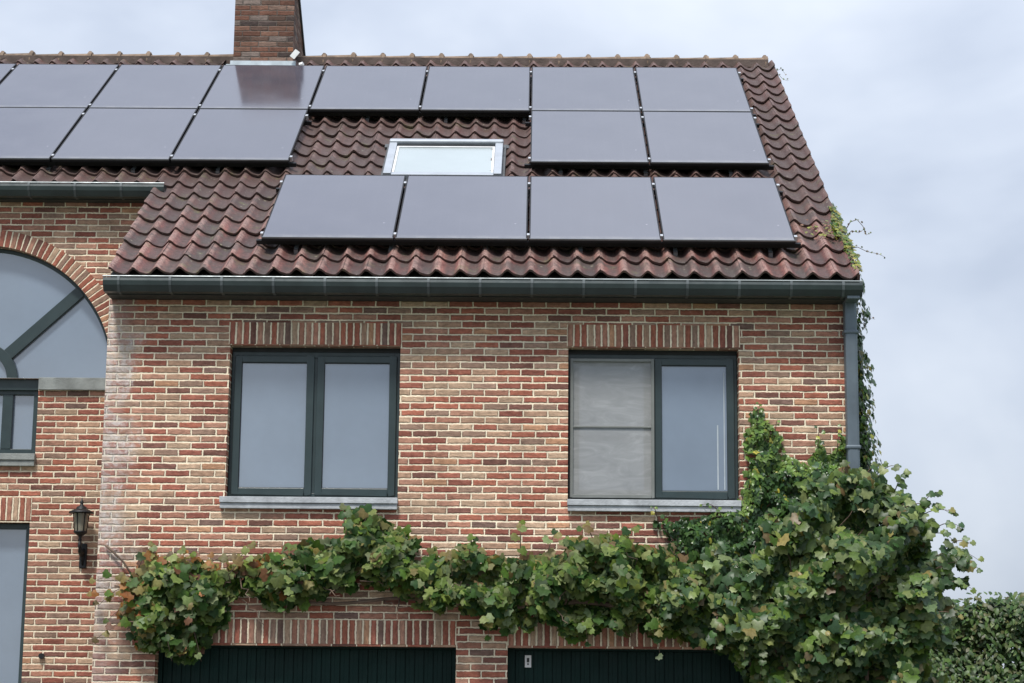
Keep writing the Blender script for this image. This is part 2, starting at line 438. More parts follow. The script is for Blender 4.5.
W1 = (-2.611, -1.157, 3.365, 4.669); W2 = (0.272, 1.720, 3.365, 4.669)
G1 = (-3.143, -0.647, 0.000, 2.136); G2 = (-0.221, 2.089, 0.000, 2.136)
zt = roofz(0) - .10
w = wall_xz('w', WL, WR, 0, zt, 0, [W1, W2, G1, G2], None, .18)
# side of the projecting section (left cheek) and the right gable, following the roof slope
def side(w, X, ya, yb, z0=0, flip=False):
    n = 12
    ys = [ya + (yb-ya)*k/n for k in range(n+1)]
    for a, b in zip(ys, ys[1:]):
        f = lambda y: (roofz(y) if y <= YR else roofz(2*YR-y)) - .10
        w.face([(X,a,z0),(X,b,z0),(X,b,f(b)),(X,a,f(a))], [(a+.1,z0),(b+.1,z0),(b+.1,f(b)),(a+.1,f(a))])
side(w, WL, 0, YW)
w.build('wall', M['brick'], house)
gw = MB(); side(gw, WR, 0, YR); side(gw, WR, YR, YB)
side(gw, HL, YW, YR); side(gw, HL, YR, YB)
gw.face([(HL,YB,0),(WR,YB,0),(WR,YB,zt),(HL,YB,zt)], [(HL,0),(WR,0),(WR,zt),(HL,zt)])
gw.build('gable_wall', M['brick_wing'], house)['label'] = 'brick gable end overgrown with ivy'
# recessed wing
ACX, ACZ, AR = -5.247, 4.646, 1.275
LWz = roofz(YW) - .10
wins = [(ACX-.59, ACX+.59, 3.914, ACZ), (ACX-.575, ACX+.575, 0.0, 3.295)]
w = wall_xz('w', HL, WL, 0, LWz, YW, wins, None, .14, arch=(ACX, ACZ, AR))
w.face([(ACX-AR,YW,ACZ),(ACX-.59,YW,ACZ),(ACX-.59,YW+.14,ACZ),(ACX-AR,YW+.14,ACZ)], [(0,0),(.7,0),(.7,.14),(0,.14)])
w.build('wing_wall', M['brick_wing'], house)['label'] = 'recessed brick wing wall with arched window'

# lintels of upright bricks, 3 mm proud
def lintel(x0, x1, z0, h=.208, y=0.0, parent=house):
    m = MB(); e = .004
    n = round((x1-x0)/.0598); k = n*.0598/(x1-x0)
    def U(x): return (x-x0)*k
    m.face([(x0,y-e,z0),(x1,y-e,z0),(x1,y-e,z0+h),(x0,y-e,z0+h)], [(.2-h/2, U(x0)+x0//.0598*.0598),(.2-h/2,U(x1)+x0//.0598*.0598),(.2+h/2,U(x1)+x0//.0598*.0598),(.2+h/2,U(x0)+x0//.0598*.0598)])
    m.face([(x0,y-e,z0),(x0,y+.17,z0-.001),(x1,y+.17,z0-.001),(x1,y-e,z0)], [(.1,0),(.24,0),(.24,U(x1)),(.1,U(x1))])
    m.face([(x0,y-e,z0+h),(x1,y-e,z0+h),(x1,y,z0+h),(x0,y,z0+h)], [(.2,0),(.2,U(x1)),(.2,U(x1)),(.2,0)])
    for x in (x0, x1): m.face([(x,y-e,z0),(x,y-e,z0+h),(x,y,z0+h),(x,y,z0)], [(.2,.03)]*4)
    o = m.build('lintel', M['soldier'], parent); return o
lintel(W1[0]-.012, W1[1]+.012, 4.677, h=.188); lintel(W2[0]-.012, W2[1]+.012, 4.677, h=.188)
lintel(G1[0]-.012, G1[1]+.0, 2.153, h=.196); lintel(G2[0], G2[1]+.012, 2.153, h=.196)
lintel(wins[1][0]-.01, wins[1][1]+.01, 3.314, y=YW)
# ring of radial bricks round the arch
m = MB(); n = 96; r0, r1 = AR+.002, AR+.160
for k in range(n):
    t0, t1 = pi*k/n, pi*(k+1)/n; rm = (r0+r1)/2
    P = lambda r, t, y: (ACX + r*cos(t), y, ACZ + r*sin(t))
    ua, ub = rm*t0, rm*t1
    y = YW - .005
    m.face([P(r0,t0,y),P(r1,t0,y),P(r1,t1,y),P(r0,t1,y)], [(.2,ua),(.38,ua),(.38,ub),(.2,ub)])
    m.face([P(r0,t0,y),P(r0,t1,y),P(r0,t1,YW+.13),P(r0,t0,YW+.13)], [(.2,ua),(.2,ub),(.34,ub),(.34,ua)])
    m.face([P(r1,t0,y),P(r1,t1,y),P(r1,t1,YW),P(r1,t0,YW)], [(.3,ua),(.3,ub),(.3,ub),(.3,ua)])
m.build('arch_ring', M['arch'], house)

# ---- windows
def rect_frame(m, x0, x1, z0, z1, w, y0, y1):
    m.box(x0, x0+w, y0, y1, z0, z1); m.box(x1-w, x1, y0, y1, z0, z1)
    m.box(x0+w, x1-w, y0, y1, z0, z0+w); m.box(x0+w, x1-w, y0, y1, z1-w, z1)
def sill(x0, x1, zt, y=0.0, h=.098, parent=None, mat='stone'):
    m = MB()
    m.box(x0, x1, y-.062, y+.13, zt-h*.52, zt); m.box(x0+.004, x1-.004, y-.048, y+.10, zt-h, zt-h*.52-.002)
    return m.build('sill', M[mat], parent, bevel=.004)
def window(wn, screen=False):
    a, b, c, d = wn; yf = .112; dt = d; d = d - .040
    fr = MB(); fw = .05
    rect_frame(fr, a+.004, b-.004, c+.002, d, fw, yf, yf+.07)
    mid = (a+b)/2
    hp = MB(); hp.box(a+.002, b-.002, yf+.012, yf+.06, d+.001, dt-.001)  # dark strip stands in for the soffit shade above the frame
    fr.box(mid-.035, mid+.035, yf+.001, yf+.07, c+fw, d-fw)
    fo = fr.build('window', M['frame'], house, bevel=.004)
    hp.build('head_shade_strip', M['frame_dark'], fo)
    for k, (p, q) in enumerate(((a+.004+fw, mid-.035), (mid+.035, b-.004-fw))):
        s = MB()
        rect_frame(s, p-.022, q+.022, c+fw-.016, d-fw+.016, .060, yf-.02, yf+.04)
        s.build('sash', M['frame'], fo, bevel=.006)
        g_ = MB(); rect_frame(g_, p+.0345, q-.0345, c+fw+.0405, d-fw-.0405, .007, yf-.012, yf+.03); g_.build('gasket', M['frame_dark'], fo)
        gl = MB(); gl.face([(p+.03,yf+.005,c+fw+.03),(q-.03,yf+.005,c+fw+.03),(q-.03,yf+.005,d-fw-.03),(p+.03,yf+.005,d-fw-.03)])
        gl.build('pane', M['glass'], fo)
        if screen and k == 0:
            sf = MB(); rect_frame(sf, p-.035, q+.045, c+.03, d-.045, .026, yf-.052, yf-.026); 
            sf.box(p-.01, q+.02, yf-.047, yf-.037, 3.989, 4.005)
            sfo = sf.build('insect_screen', M['screen_frame'], fo, bevel=.003); sfo['label'] = 'grey framed insect screen over the left casement'
            mm = MB(); yy = yf-.034
            mm.face([(p-.01,yy,c+.055),(q+.02,yy,c+.055),(q+.02,yy,d-.07),(p-.01,yy,d-.07)])
            mo = mm.build('screen_mesh', M['screen_net'], fo)
        if screen and k == 1:
            cu = MB(); cu.box(q-.125, q-.115, yf+.003, yf+.0046, c+fw+.06, c+.66); cu.box(q-.068, q-.060, yf+.003, yf+.0046, c+fw+.06, d-.15); cu.build('curtain_edge', M['curtain'], fo)
    sill(a-.038 if not screen else a-.004, b+.003, 3.367, parent=fo)
    return fo
# semi-open woven net in front of the pane and frame
def net_mat():
    m, nt, p, out = newmat('insect_net'); g = G(nt)
    obj = g.n('ShaderNodeTexCoord').outputs['Object']
    mp = g.n('ShaderNodeMapping'); g.l(obj, mp.inputs[0]); mp.inputs['Scale'].default_value = (1, 1, 3.0)
    n = g.noise(mp.outputs[0], 3.4, 4, .6, dist=1.4)
    g.l(g.ramp(n, [(.3,(.34,.345,.34)),(.55,(.42,.425,.42)),(.75,(.54,.545,.54))]), p.inputs['Base Color']); p.inputs['Roughness'].default_value = .7
    tr = g.n('ShaderNodeBsdfTransparent'); mx = g.n('ShaderNodeMixShader'); mx.inputs[0].default_value = .42
    g.l(p.outputs[0], mx.inputs[1]); g.l(tr.outputs[0], mx.inputs[2]); g.l(mx.outputs[0], out.inputs[0])
    return m
M['screen_net'] = net_mat()
o = window(W1); o['label'] = 'dark green two casement window left of centre'
o = window(W2, True); o['label'] = 'dark green casement window with grey insect screen'

# ---- arched window of the wing
yf = YW + .095
af = MB()
def arc_band(m, r0, r1, y0, y1, t0=0, t1=pi, n=48, c=(ACX, ACZ)):
    P = lambda r, t, y: (c[0] + r*cos(t), y, c[1] + r*sin(t))
    for k in range(n):
        a, b = t0+(t1-t0)*k/n, t0+(t1-t0)*(k+1)/n
        m.face([P(r0,a,y0),P(r1,a,y0),P(r1,b,y0),P(r0,b,y0)])
        m.face([P(r0,a,y0),P(r0,b,y0),P(r0,b,y1),P(r0,a,y1)]); m.face([P(r1,a,y0),P(r1,a,y1),P(r1,b,y1),P(r1,b,y0)])
arc_band(af, AR-.032, AR+.001, yf, yf+.07)
arc_band(af, .262, .360, yf-.014, yf+.05, n=32)
for t in (radians(43), radians(90), radians(137)):
    Mx = Matrix.Translation((ACX, 0, ACZ)) @ Matrix.Rotation(-t, 4, 'Y')
    af.box(.355, AR-.02, yf-.012, yf+.05, -.055, .055, M=Mx)
# transom and lower lights
zb = wins[0][2] + .02
af.box(ACX-.62, ACX+.62, yf-.045, yf+.06, ACZ-.085-.02, ACZ+.012)
rect_frame(af, ACX-.585, ACX+.585, zb, ACZ-.087, .055, yf-.01, yf+.06)
for cxm in (ACX-.285, ACX+.285): af.box(cxm-.048, cxm+.048, yf-.014, yf+.055, zb+.055, ACZ-.142)
ao = af.build('arched_window', M['frame'], house, bevel=.003); ao['label'] = 'large half round window with radiating dark green bars'
gp = MB(); pts = [(ACX + (AR-.01)*cos(pi*k/48), yf+.03, ACZ + (AR-.01)*sin(pi*k/48)) for k in range(49)]
gp.face(pts); gp.face([(ACX-.57,yf+.032,zb+.02),(ACX+.57,yf+.032,zb+.02),(ACX+.57,yf+.032,ACZ-.09),(ACX-.57,yf+.032,ACZ-.09)])
gp.build('pane', M['glass'], ao)
for sx in (-1, 1):
    xa, xb = sorted((ACX+sx*.595, ACX+sx*(AR+.02)))
    m = MB(); m.box(xa, xb, YW-.04, YW+.13, ACZ-.112, ACZ+.004); m.build('ledge', M['ledge'], ao, bevel=.004)
sill(ACX-.62, ACX+.60, 3.93, YW, .115, ao, 'ledge')
# glazed door below
dz = MB(); x0, x1 = wins[1][0]+.004, wins[1][1]-.004
rect_frame(dz, x0, x1, .02, 3.292, .05, yf, yf+.07)
dz.box(ACX-.05, ACX+.05, yf-.01, yf+.06, .07, 3.24)
do = dz.build('glazed_door', M['frame'], house, bevel=.004); do['label'] = 'tall glazed door under the arched window'
g_ = MB(); g_.face([(x0+.04,yf+.04,.06),(x1-.04,yf+.04,.06),(x1-.04,yf+.04,3.25),(x0+.04,yf+.04,3.25)]); g_.build('pane', M['glass'], do)

# ---- garage doors
def garage(gd, label, edge=.06):
    a, b, c, d = gd; y0 = .165
    m = MB(); m.box(a, a+edge*.6, y0-.015, y0+.05, c+.02, d); m.box(b-edge*.6, b, y0-.015, y0+.05, c+.02, d); m.box(a+edge*.6, b-edge*.6, y0-.01, y0+.05, d-.018, d)
    fo = m.build('garage_door', M['door'], house); fo['label'] = label
    p = MB(); x = a+edge*.6+.003; wb = .078
    while x < b-edge*.6-.01:
        xe = min(x+wb, b-edge*.6-.003)
        p.box(x+.004, xe-.004, y0+.006, y0+.03, c+.03, d-.02)
        if xe-x > .05: p.box(x+.028, x+.034, y0+.0035, y0+.01, c+.03, d-.02)
        x += wb
    p.box(a+edge*.6, b-edge*.6, y0+.018, y0+.04, c+.03, d-.019)
    p.build('board_panel', M['door'], fo, bevel=.002)
    return fo
garage(G1, 'dark green garage door under the left of the vine')
g2 = garage(G2, 'dark green garage door bearing a small white plate', .10)
m = MB(); m.box(-0.077, -0.024, .158, .167, 1.978, 2.078); lp = m.build('plate', M['white'], g2)
m = MB(); m.box(-.061, -.040, .1555, .1575, 2.020, 2.056); m.box(-.057, -.044, .1555, .1575, 1.998, 2.012); m.build('plate_print', M['black_print'], g2)

# ------------------------------------------------------------------ roof tiles
TW, TG = .197, .330
S0 = -.50
XR = 2.70
def prof(u):      # height of the pantile over one width, u in 0..1, crest at 0 / 1
    c = .5 + .5*cos(2*pi*u)
    return .054 * c**2.0 + .009*sin(2*pi*u)
SK = (-1.46, -.40, 1.93, 3.05)   # roof window rectangle (X, s)
def tiles(m, i0, i1, j0, j1, place, seg=10, jitter=True):
    for j in range(j0, j1):
        for i in range(i0, i1):
            xa = XR - (i+1)*TW; s0 = S0 + j*TG
            xm, sm = xa+TW/2, s0+TG/2
            if jitter and SK[0] < xm+.02 and xm-.02 < SK[1] and SK[2]-.1 < sm < SK[3]-.08: continue
            if jitter and CH[0] < xm < CH[1] and s0+.1 > CH[2]: continue
            rnd = R(); dz = (R()-.5)*.009 if jitter else 0; ds = (R()-.5)*.018 if jitter else 0; ti = (R()-.5)*.010 if jitter else 0
            L = min(TG+.05, SR+.02-s0)
            V = []; F = []; cols = []
            us = [k/seg for k in range(seg+1)]
            for (sv, lift, crs) in ((0, .030, 0), (.02, .031, .1), (L*.5, .017, .5), (L, .002, 1)):
                for k, u in enumerate(us):
                    X = xa + u*TW*1.04 - .004
                    bow = 0
                    V.append(place(X, s0+sv+ds-bow, prof(u)+lift+dz+ti*(u-.5)*2 + (.003 if crs == .1 else 0)))
                    cols.append((rnd, prof(u)/.045, crs, 1))
            n = seg+1
            for r in range(3):
                for k in range(seg): F.append((r*n+k, r*n+k+1, (r+1)*n+k+1, (r+1)*n+k))
            # nose (separate vertices keep the lower edge crisp)
            b = len(V)
            for k, u in enumerate(us):
                X = xa + u*TW*1.04 - .004; bow = 0
                V.append(place(X, s0+ds-bow, prof(u)+.030+dz+ti*(u-.5)*2)); cols.append((rnd, .25, 0, 1))
                V.append(place(X, s0+ds-bow+.003, prof(u)+.008+dz+ti*(u-.5)*2)); cols.append((rnd*.5, .0, 0, 1))  # low crest value paints the pan shade onto the nose
            for k in range(seg): F.append((b+2*k+1, b+2*k+3, b+2*k+2, b+2*k))
            # right flank
            nb = len(m.v); m.v += V; m.c += cols; m.hasc = True
            for f in F: m.f.append(tuple(q+nb for q in f)); m.uv.append([(0,0)]*len(f)); m.m.append(0)
CH = (-3.55, -2.72, 5.85)
NC = 32; NR = 21
rt = MB()
tiles(rt, 0, NC, 0, NR, roofp)
tiles(rt, NC, NC+30, 7, NR, roofp)
def backp(X, s, h=0): x, y, z = roofp(X, s, h); return (x, 2*YR-y, z)
tiles(rt, 0, NC+30, 0, NR, backp, seg=6, jitter=False)
roof = rt.build('roof', M['tile'], house, smooth=True)
# deck under the tiles, with verge edge
dk = MB()
def slab(X0, X1, s0, s1, h0, h1, f=roofp):
    P = [f(X0,s0,h0),f(X1,s0,h0),f(X1,s1,h0),f(X0,s1,h0),f(X0,s0,h1),f(X1,s0,h1),f(X1,s1,h1),f(X0,s1,h1)]
    for idx in ((0,1,5,4),(1,2,6,5),(2,3,7,6),(3,0,4,7),(4,5,6,7),(3,2,1,0)): dk.face([P[i] for i in idx])
slab(-3.60, XR-.03, S0+.03, SR, -.10, -.004)
slab(HL, WL+.01, S0+7*TG+.03, SR, -.10, -.004)
slab(HL, XR-.03, S0+.03, SR-.001, -.10, -.004, backp)
dk.build('roof_deck', M['deck'], roof)
# cloaked verge tiles turning down over the gable
vt = MB()
for j in range(NR):
    s0 = S0 + j*TG
    for (X0, X1) in ((XR-.012, XR+.012),):
        P = [roofp(X0, s0, -.07), roofp(X1, s0, -.07), roofp(X1, s0+TG+.02, -.09), roofp(X0, s0+TG+.02, -.09),
             roofp(X0, s0, .055), roofp(X1, s0, .052), roofp(X1, s0+TG+.02, .026), roofp(X0, s0+TG+.02, .03)]
        rr = R()
        for idx in ((0,1,5,4),(1,2,6,5),(2,3,7,6),(3,0,4,7),(4,5,6,7),(3,2,1,0)): vt.face([P[i] for i in idx], col=(rr, .4, .5, 1))
vt.build('verge_tiles', M['tile'], roof)
# ridge tiles: half rounds with a raised collar
rdL, rdR, rmL, rmR = MB(), MB(), MB(), MB(); x = XR - .05; LT = .34; k = 0
while x > HL-.1:
    if not (CH[0]+.08 < x-LT*.5 < CH[1]-.08):
        rd, rm = (rdR, rmR) if x > -3.1 else (rdL, rmL)
        V = []; F = []; n = 14; dzr = (R()-.5)*.012
        rings = [(0, .118), (.035, .121), (.05, .103), (LT*.6, .098), (LT, .094)]
        for (dx, r) in rings:
            for q in range(n+1):
                t = -.15 + (pi+.3)*q/n; V.append((x-dx, YR + r*1.05*cos(t), ZR - .012 + dzr + r*sin(t)))
        for r_ in range(len(rings)-1):
            for q in range(n): F.append((r_*(n+1)+q, (r_+1)*(n+1)+q, (r_+1)*(n+1)+q+1, r_*(n+1)+q+1))
        V.append((x, YR, ZR-.03)); c0 = len(V)-1
        for q in range(n): F.append((q, q+1, c0))
        # knob on the collar
        rd.raw(V, F)
        rd.tube([(x-.03, YR-.02, ZR+.075+dzr), (x-.03, YR-.02, ZR+.116+dzr)], [.045, .016], 8)
        rm.box(x-LT, x, YR-.125, YR+.125, ZR-.06, ZR+.03)
    x -= LT
for a_, b_ in ((rdL, rmL), (rdR, rmR)): a_.build('ridge', M['ridge'], roof); b_.build('ridge_bedding', M['ridge_mortar'], roof)

# ---- roof window
def rp_box(m, X0, X1, s0, s1, h0, h1):
    P = [roofp(X0,s0,h0),roofp(X1,s0,h0),roofp(X1,s1,h0),roofp(X0,s1,h0),roofp(X0,s0,h1),roofp(X1,s0,h1),roofp(X1,s1,h1),roofp(X0,s1,h1)]
    for idx in ((0,1,5,4),(1,2,6,5),(2,3,7,6),(3,0,4,7),(4,5,6,7),(3,2,1,0)): m.face([P[i] for i in idx])
a, b, c, d = -1.475, -.345, 1.98, 2.98
m = MB(); rp_box(m, a, a+.075, c, d, .0, .115); rp_box(m, b-.075, b, c, d, .0, .115); rp_box(m, a+.075, b-.075, c, c+.08, .0, .10)
sw = m.build('roof_window', M['alu'], house, bevel=.004); sw['label'] = 'roof window with pale grey frame between the solar panels'
m = MB(); rp_box(m, a-.005, b+.005, d-.03, d+.05, .03, .135); m.build('top_cover', M['alu'], sw, bevel=.015)
m = MB(); rp_box(m, a+.075, b-.075, d-.085, d-.04, .02, .100); m.build('head_rail', M['frame_dark'], sw)
m = MB(); rp_box(m, a-.03, a, c, d+.1, .0, .05); rp_box(m, b, b+.03, c, d+.1, .0, .05); rp_box(m, a-.06, b+.06, c-.15, c, .0, .05); rp_box(m, a-.06, b+.06, d+.05, d+.16, .0, .04); m.build('flashing', M['lead'], sw)
m = MB(); rp_box(m, a+.079, b-.079, c+.08, d-.087, .04, .085); m.build('pane', M['skyglass'], sw)
m = MB(); rp_box(m, a+.079, a+.10, c+.08, d-.09, .085, .097); rp_box(m, b-.10, b-.079, c+.08, d-.09, .085, .097); rp_box(m, a+.10, b-.10, d-.112, d-.09, .085, .097); m.build('sash', M['white'], sw)

# ---- chimney
cf, x0, x1 = 5.05, -3.475, -2.795
yb0, yb1 = 6.55, 5.40
ch = MB()
zt_, zb_ = 9.79, 8.3
def cpt(x, y, z): return (x, y, z)
def qz(P, ax): ch.face(P, [(p[ax]+.05, p[2]) for p in P])
zs = 9.74
qz([(x0,cf,zb_),(x1,cf,zb_),(x1,cf,zt_),(x0,cf,zt_)], 0)
for x in (x0, x1):
    qz([(x,cf,zb_),(x,yb0,zb_),(x,yb0,8.95),(x,yb1,zs),(x,yb1,zt_),(x,cf,zt_)], 1)
qz([(x0,yb0,zb_),(x1,yb0,zb_),(x1,yb0,8.95),(x0,yb0,8.95)], 0); qz([(x0,yb0,8.95),(x1,yb0,8.95),(x1,yb1,zs),(x0,yb1,zs)], 0); qz([(x0,yb1,zs),(x1,yb1,zs),(x1,yb1,zt_),(x0,yb1,zt_)], 0)
qz([(x0,cf,zt_),(x1,cf,zt_),(x1,yb1,zt_),(x0,yb1,zt_)], 0)
cho = ch.build('chimney', M['chimney'], roof)
m = MB()
dy, dz_ = yb1-yb0, zs-8.95; ln = sqrt(dy*dy+dz_*dz_)
ang = math.atan2(dz_, dy)
Mx = Matrix.Translation((0, yb0, 8.95)) @ Matrix.Rotation(ang, 4, 'X')
m.box(x0-.02, x1+.02, -.05, ln+.05, -.035, .004, M=Mx); m.build('shoulder_flashing', M['lead'], roof)
m = MB(); zf = roofz(cf)
m.box(x0-.03, x1+.035, cf-.022, cf-.002, zf+.03, zf+.145); m.box(x0-.08, x0-.005, cf+.0, cf+.04, zf+.02, zf+.11)
P = [roofp(x0-.10, 5.74, .068), roofp(x1+.10, 5.74, .068), (x1+.04, cf-.003, zf+.10), (x0-.035, cf-.003, zf+.10)]
m.face(P); m.build('chimney_flashing', M['flash'], roof)
m = MB(); Mx = Matrix.Translation((x1+.03, cf-.07, zf+.21)) @ Matrix.Rotation(radians(38), 4, 'Y')
m.box(-.032, .032, 0, .004, -.052, .052, M=Mx); m.tube([(x1+.09, cf-.05, zf+.08), (x1+.13, cf-.06, zf+.09)], .035, 8)
m.build('flashing_tab', M['white'], roof)

# ---- gutters
def gutter(x0, x1, yb, zt, label):
    prof_ = [(yb, zt-.005), (yb-.135, zt-.005), (yb-.150, zt-.010), (yb-.156, zt-.035), (yb-.148, zt-.072), (yb-.125, zt-.105), (yb-.11, zt-.122), (yb-.02, zt-.124), (yb, zt-.118)]
    m = MB(); m.sweepx(prof_, x0, x1)
    o = m.build('gutter', M['zinc_green'], house); o['label'] = label
    m = MB(); m.tube([(x0-.003, yb-.150, zt+.002), (x1+.003, yb-.150, zt+.0)], .007, 8); m.build('gutter_bead', M['zinc_pale'], o)
    x = x0+.12 if x0 > -5 else x0+.35
    pr = [(p[0]-.004 if p[0] < yb-.05 else p[0], p[1]) for p in prof_]
    pr = [(yb, zt+.004), (yb-.137, zt+.006), (yb-.155, zt), (yb-.1625, zt-.035), (yb-.1545, zt-.073), (yb-.129, zt-.109), (yb-.113, zt-.127), (yb-.02, zt-.129), (yb, zt-.12)]
    while x < x1:
        m = MB(); m.sweepx(pr, x, x+.022); x += .435
        m.build('gutter_bracket', M['bracket'], o)
    m = MB(); m.box(x0+.01, x1-.02, yb-.015, (0 if yb < 0 else YW)-.002, zt-.131, zt-.125); m.build('soffit', M['zinc_dark'], o)
    m = MB()
    yy = yb+.012
    m.box(x0+.01, x1-.02, yy-.01, yy+.012, zt-.124, zt+.02); m.build('fascia', M['zinc_dark'], o)
    return o
gutter(-3.652, 2.732, -.185, 5.188, 'dark green zinc gutter along the lower eave')
gutter(HL, -3.515, 1.60, 6.475, 'dark green zinc gutter of the recessed wing')

# ---- downpipe
m = MB(); px, py = 2.659, -.075
m.box(px-.053, px+.053, py-.055, py+.055, .06, 5.10)
dp = m.build('downpipe', M['pipe'], house, bevel=.022); dp['label'] = 'blue grey zinc downpipe on the right corner'
for z in (4.797, 3.816, 2.6, 1.2):
    m = MB(); m.box(px-.063, px+.063, py-.063, py+.063, z-.018, z+.018); m.build('pipe_collar', M['pipe'], dp, bevel=.012)
m = MB(); m.box(px-.057, px+.057, -.30, py+.05, 5.045, 5.085); m.build('pipe_outlet', M['pipe'], dp, bevel=.01)

# dark plug on wing wall
m = MB(); m.tube([(-4.497, YW-.035, 2.075), (-4.497, YW+.002, 2.075)], .026, 12); m.build('wall_spout', M['black_iron'], house)

# ------------------------------------------------------------------ solar panels
PW, PL, PT = 1.137, 1.722, .035
XO = -.077; PP = 1.154
GAP = .4539
def make_panel():
    t = empty('solar_panel')
    m = MB()
    w_ = .011
    m.box(0, w_, 0, PL, -PT, 0); m.box(PW-w_, PW, 0, PL, -PT, 0); m.box(w_, PW-w_, PL-w_, PL, -PT, 0); m.box(w_, PW-w_, 0, w_, -PT, 0)
    m.box(w_, PW-w_, w_, PL-w_, -PT+.002, -.012)
    f = m.build('frame', M['black_alu'], t, bevel=.0015)
    m = MB(); m.box(w_, PW-w_, w_, PL-w_, -.0115, -.0015); m.build('glass', M['panel'], t)
    m = MB(); m.box(.002, PW-.002, -.004, .006, -.012, .0015); m.build('rim', M['edge_alu'], t)
    return t
def clamps(t, right):
    for s in (.10, 1.50):
        m = MB(); m.box(-.021, .003, s-.022, s+.022, -.03, .006); m.build('clamp', M['silver'], t, bevel=.002)
        if right:
            m = MB(); m.box(PW-.003, PW+.024, s-.022, s+.022, -.045, .006); m.build('clamp', M['silver'], t, bevel=.002)
proto = make_panel(); clamps(proto, False)
protoR = make_panel(); clamps(protoR, True)
P0 = Vector((0, .0101, 5.6185))
tC = 0; tB = PL + GAP; tA = tB + PL + .02
rows = [('A', tA, range(-6, 2)), ('B', tB, [-5, -4, -3, 0, 1]), ('C', tC, range(-2, 2))]
lab = {
 ('A',-6): 'top row solar panel cut off by the left edge of the photo',
 ('A',-5): 'top row solar panel second from the left edge of the photo',
 ('A',-4): 'top row solar panel directly left of the one below the chimney',
 ('A',-3): 'solar panel directly below the chimney with its dark reflection',
 ('A',-2): 'top row solar panel above the tiles left of the roof window',
 ('A',-1): 'top row solar panel directly above the roof window',
 ('A',0): 'top row solar panel second from the right roof edge',
 ('A',1): 'top row solar panel nearest the right roof edge',
 ('B',-5): 'middle row solar panel at the left edge of the photo above the upper gutter',
 ('B',-4): 'middle row solar panel in the centre of the three on the left',
 ('B',-3): 'middle row solar panel at the right end of the left three beside bare tiles',
 ('B',0): 'middle row solar panel just right of the roof window',
 ('B',1): 'middle row solar panel nearest the right roof edge',
 ('C',-2): 'leftmost solar panel of the lowest row of four',
 ('C',-1): 'lowest row solar panel directly below the roof window',
 ('C',0): 'lowest row solar panel second from its right end',
 ('C',1): 'rightmost solar panel of the lowest row above the gutter'}
first = {False: proto, True: protoR}; used = set()
for r, t, ks in rows:
    ks = list(ks)
    for k in ks:
        right = (k+1) not in ks
        o = first[right]
        if right in used: o = copy_tree(o)
        used.add(right)
        o.location = (XO + k*PP + .0085, P0.y + t*ca + (R()-.5)*.002, P0.z + t*sa)
        o.rotation_euler = (AL + (R()-.5)*.0022, (R()-.5)*.0025, (R()-.5)*.0008)
        tag(o, lab[(r, k)], 'solar panel', 'solar panels on the roof')
# mounting rails, hooks
rl = {'A': (-6, 2), 'B1': (-5, -2), 'B2': (0, 2), 'C': (-2, 2)}
rn = {'A': 'under the top row of solar panels', 'B1': 'under the left three middle row panels', 'B2': 'under the right two middle row panels', 'C': 'under the lowest row of solar panels'}
for key, (k0, k1) in rl.items():
    t = {'A': tA, 'B': tB, 'C': tC}[key[0]]
    for s, nm in ((.10, 'lower'), (1.50, 'upper')):
        xa, xb = XO + k0*PP - .05, XO + k1*PP + .05
        e = empty('mounting_rail', (0, 0, 0))
        m = MB(); rp_box(m, xa, xb, .083*0 + t + s - .02 - .0, t + s + .02, .075, .113); m.build('rail', M['black_alu'], e)
        x = xa + .35
        while x < xb:
            m = MB(); rp_box(m, x-.018, x+.018, t+s-.10, t+s+.03, .055, .062); rp_box(m, x-.018, x+.018, t+s-.10, t+s-.092, .0, .062); rp_box(m, x-.018, x+.018, t+s+.02, t+s+.03, .055, .09); x += .82
            m.build('roof_hook', M['edge_alu'], e)
        tag(e, 'black %s mounting rail %s' % (nm, rn[key]), 'rail', 'mounting rails of the solar panels')

# ------------------------------------------------------------------ wall lantern
ln = empty('wall_lantern', (-4.161, YW, 3.074)); tag(ln, 'black cast iron lantern on the wing wall beside the corner', 'lantern')
lx, ly = 0.0, -.17
Z0 = -3.1
def L(m, name, mat, sm=True, par=ln):
    return m.build(name, M[mat], par, smooth=sm, merge=sm)
m = MB()
m.lathe(lx, ly, [(.012,3.395+Z0-.02),(.045,3.46+Z0-.03),(.06,3.43+Z0),(.115,3.405+Z0),(.118,3.392+Z0),(.06,3.395+Z0)], 12)
m.lathe(lx, ly, [(.06,3.42+Z0),(.045,3.45+Z0),(.02,3.465+Z0),(.013,3.48+Z0),(.02,3.495+Z0),(.008,3.51+Z0),(.004,3.535+Z0),(.0005,3.54+Z0)], 12)
L(m, 'cap', 'black_iron')
m = MB(); m.lathe(lx, ly, [(.052,3.228+Z0),(.070,3.39+Z0)], 12); L(m, 'glass', 'lamp_glass')
m = MB()
for k in range(6):
    t = 2*pi*k/6+.2
    m.tube([(lx+.053*cos(t), ly+.053*sin(t), 3.225+Z0), (lx+.072*cos(t), ly+.072*sin(t), 3.395+Z0)], .005, 5)
m.lathe(lx, ly, [(.0,3.185+Z0),(.03,3.19+Z0),(.062,3.215+Z0),(.066,3.228+Z0),(.05,3.232+Z0),(0,3.232+Z0)], 12)
m.lathe(lx, ly, [(.022,3.19+Z0),(.012,3.165+Z0),(.02,3.15+Z0),(.012,3.135+Z0),(.0,3.13+Z0)], 10)
L(m, 'cage', 'black_iron')
m = MB()
m.tube([(lx, ly, 3.15+Z0), (lx, ly, 3.09+Z0), (lx, ly+.02, 3.05+Z0), (lx+.0, ly+.07, 3.02+Z0), (lx, ly+.12, 3.04+Z0), (lx, ly+.165, 3.08+Z0)], [.014,.018,.02,.02,.018,.016], 8)
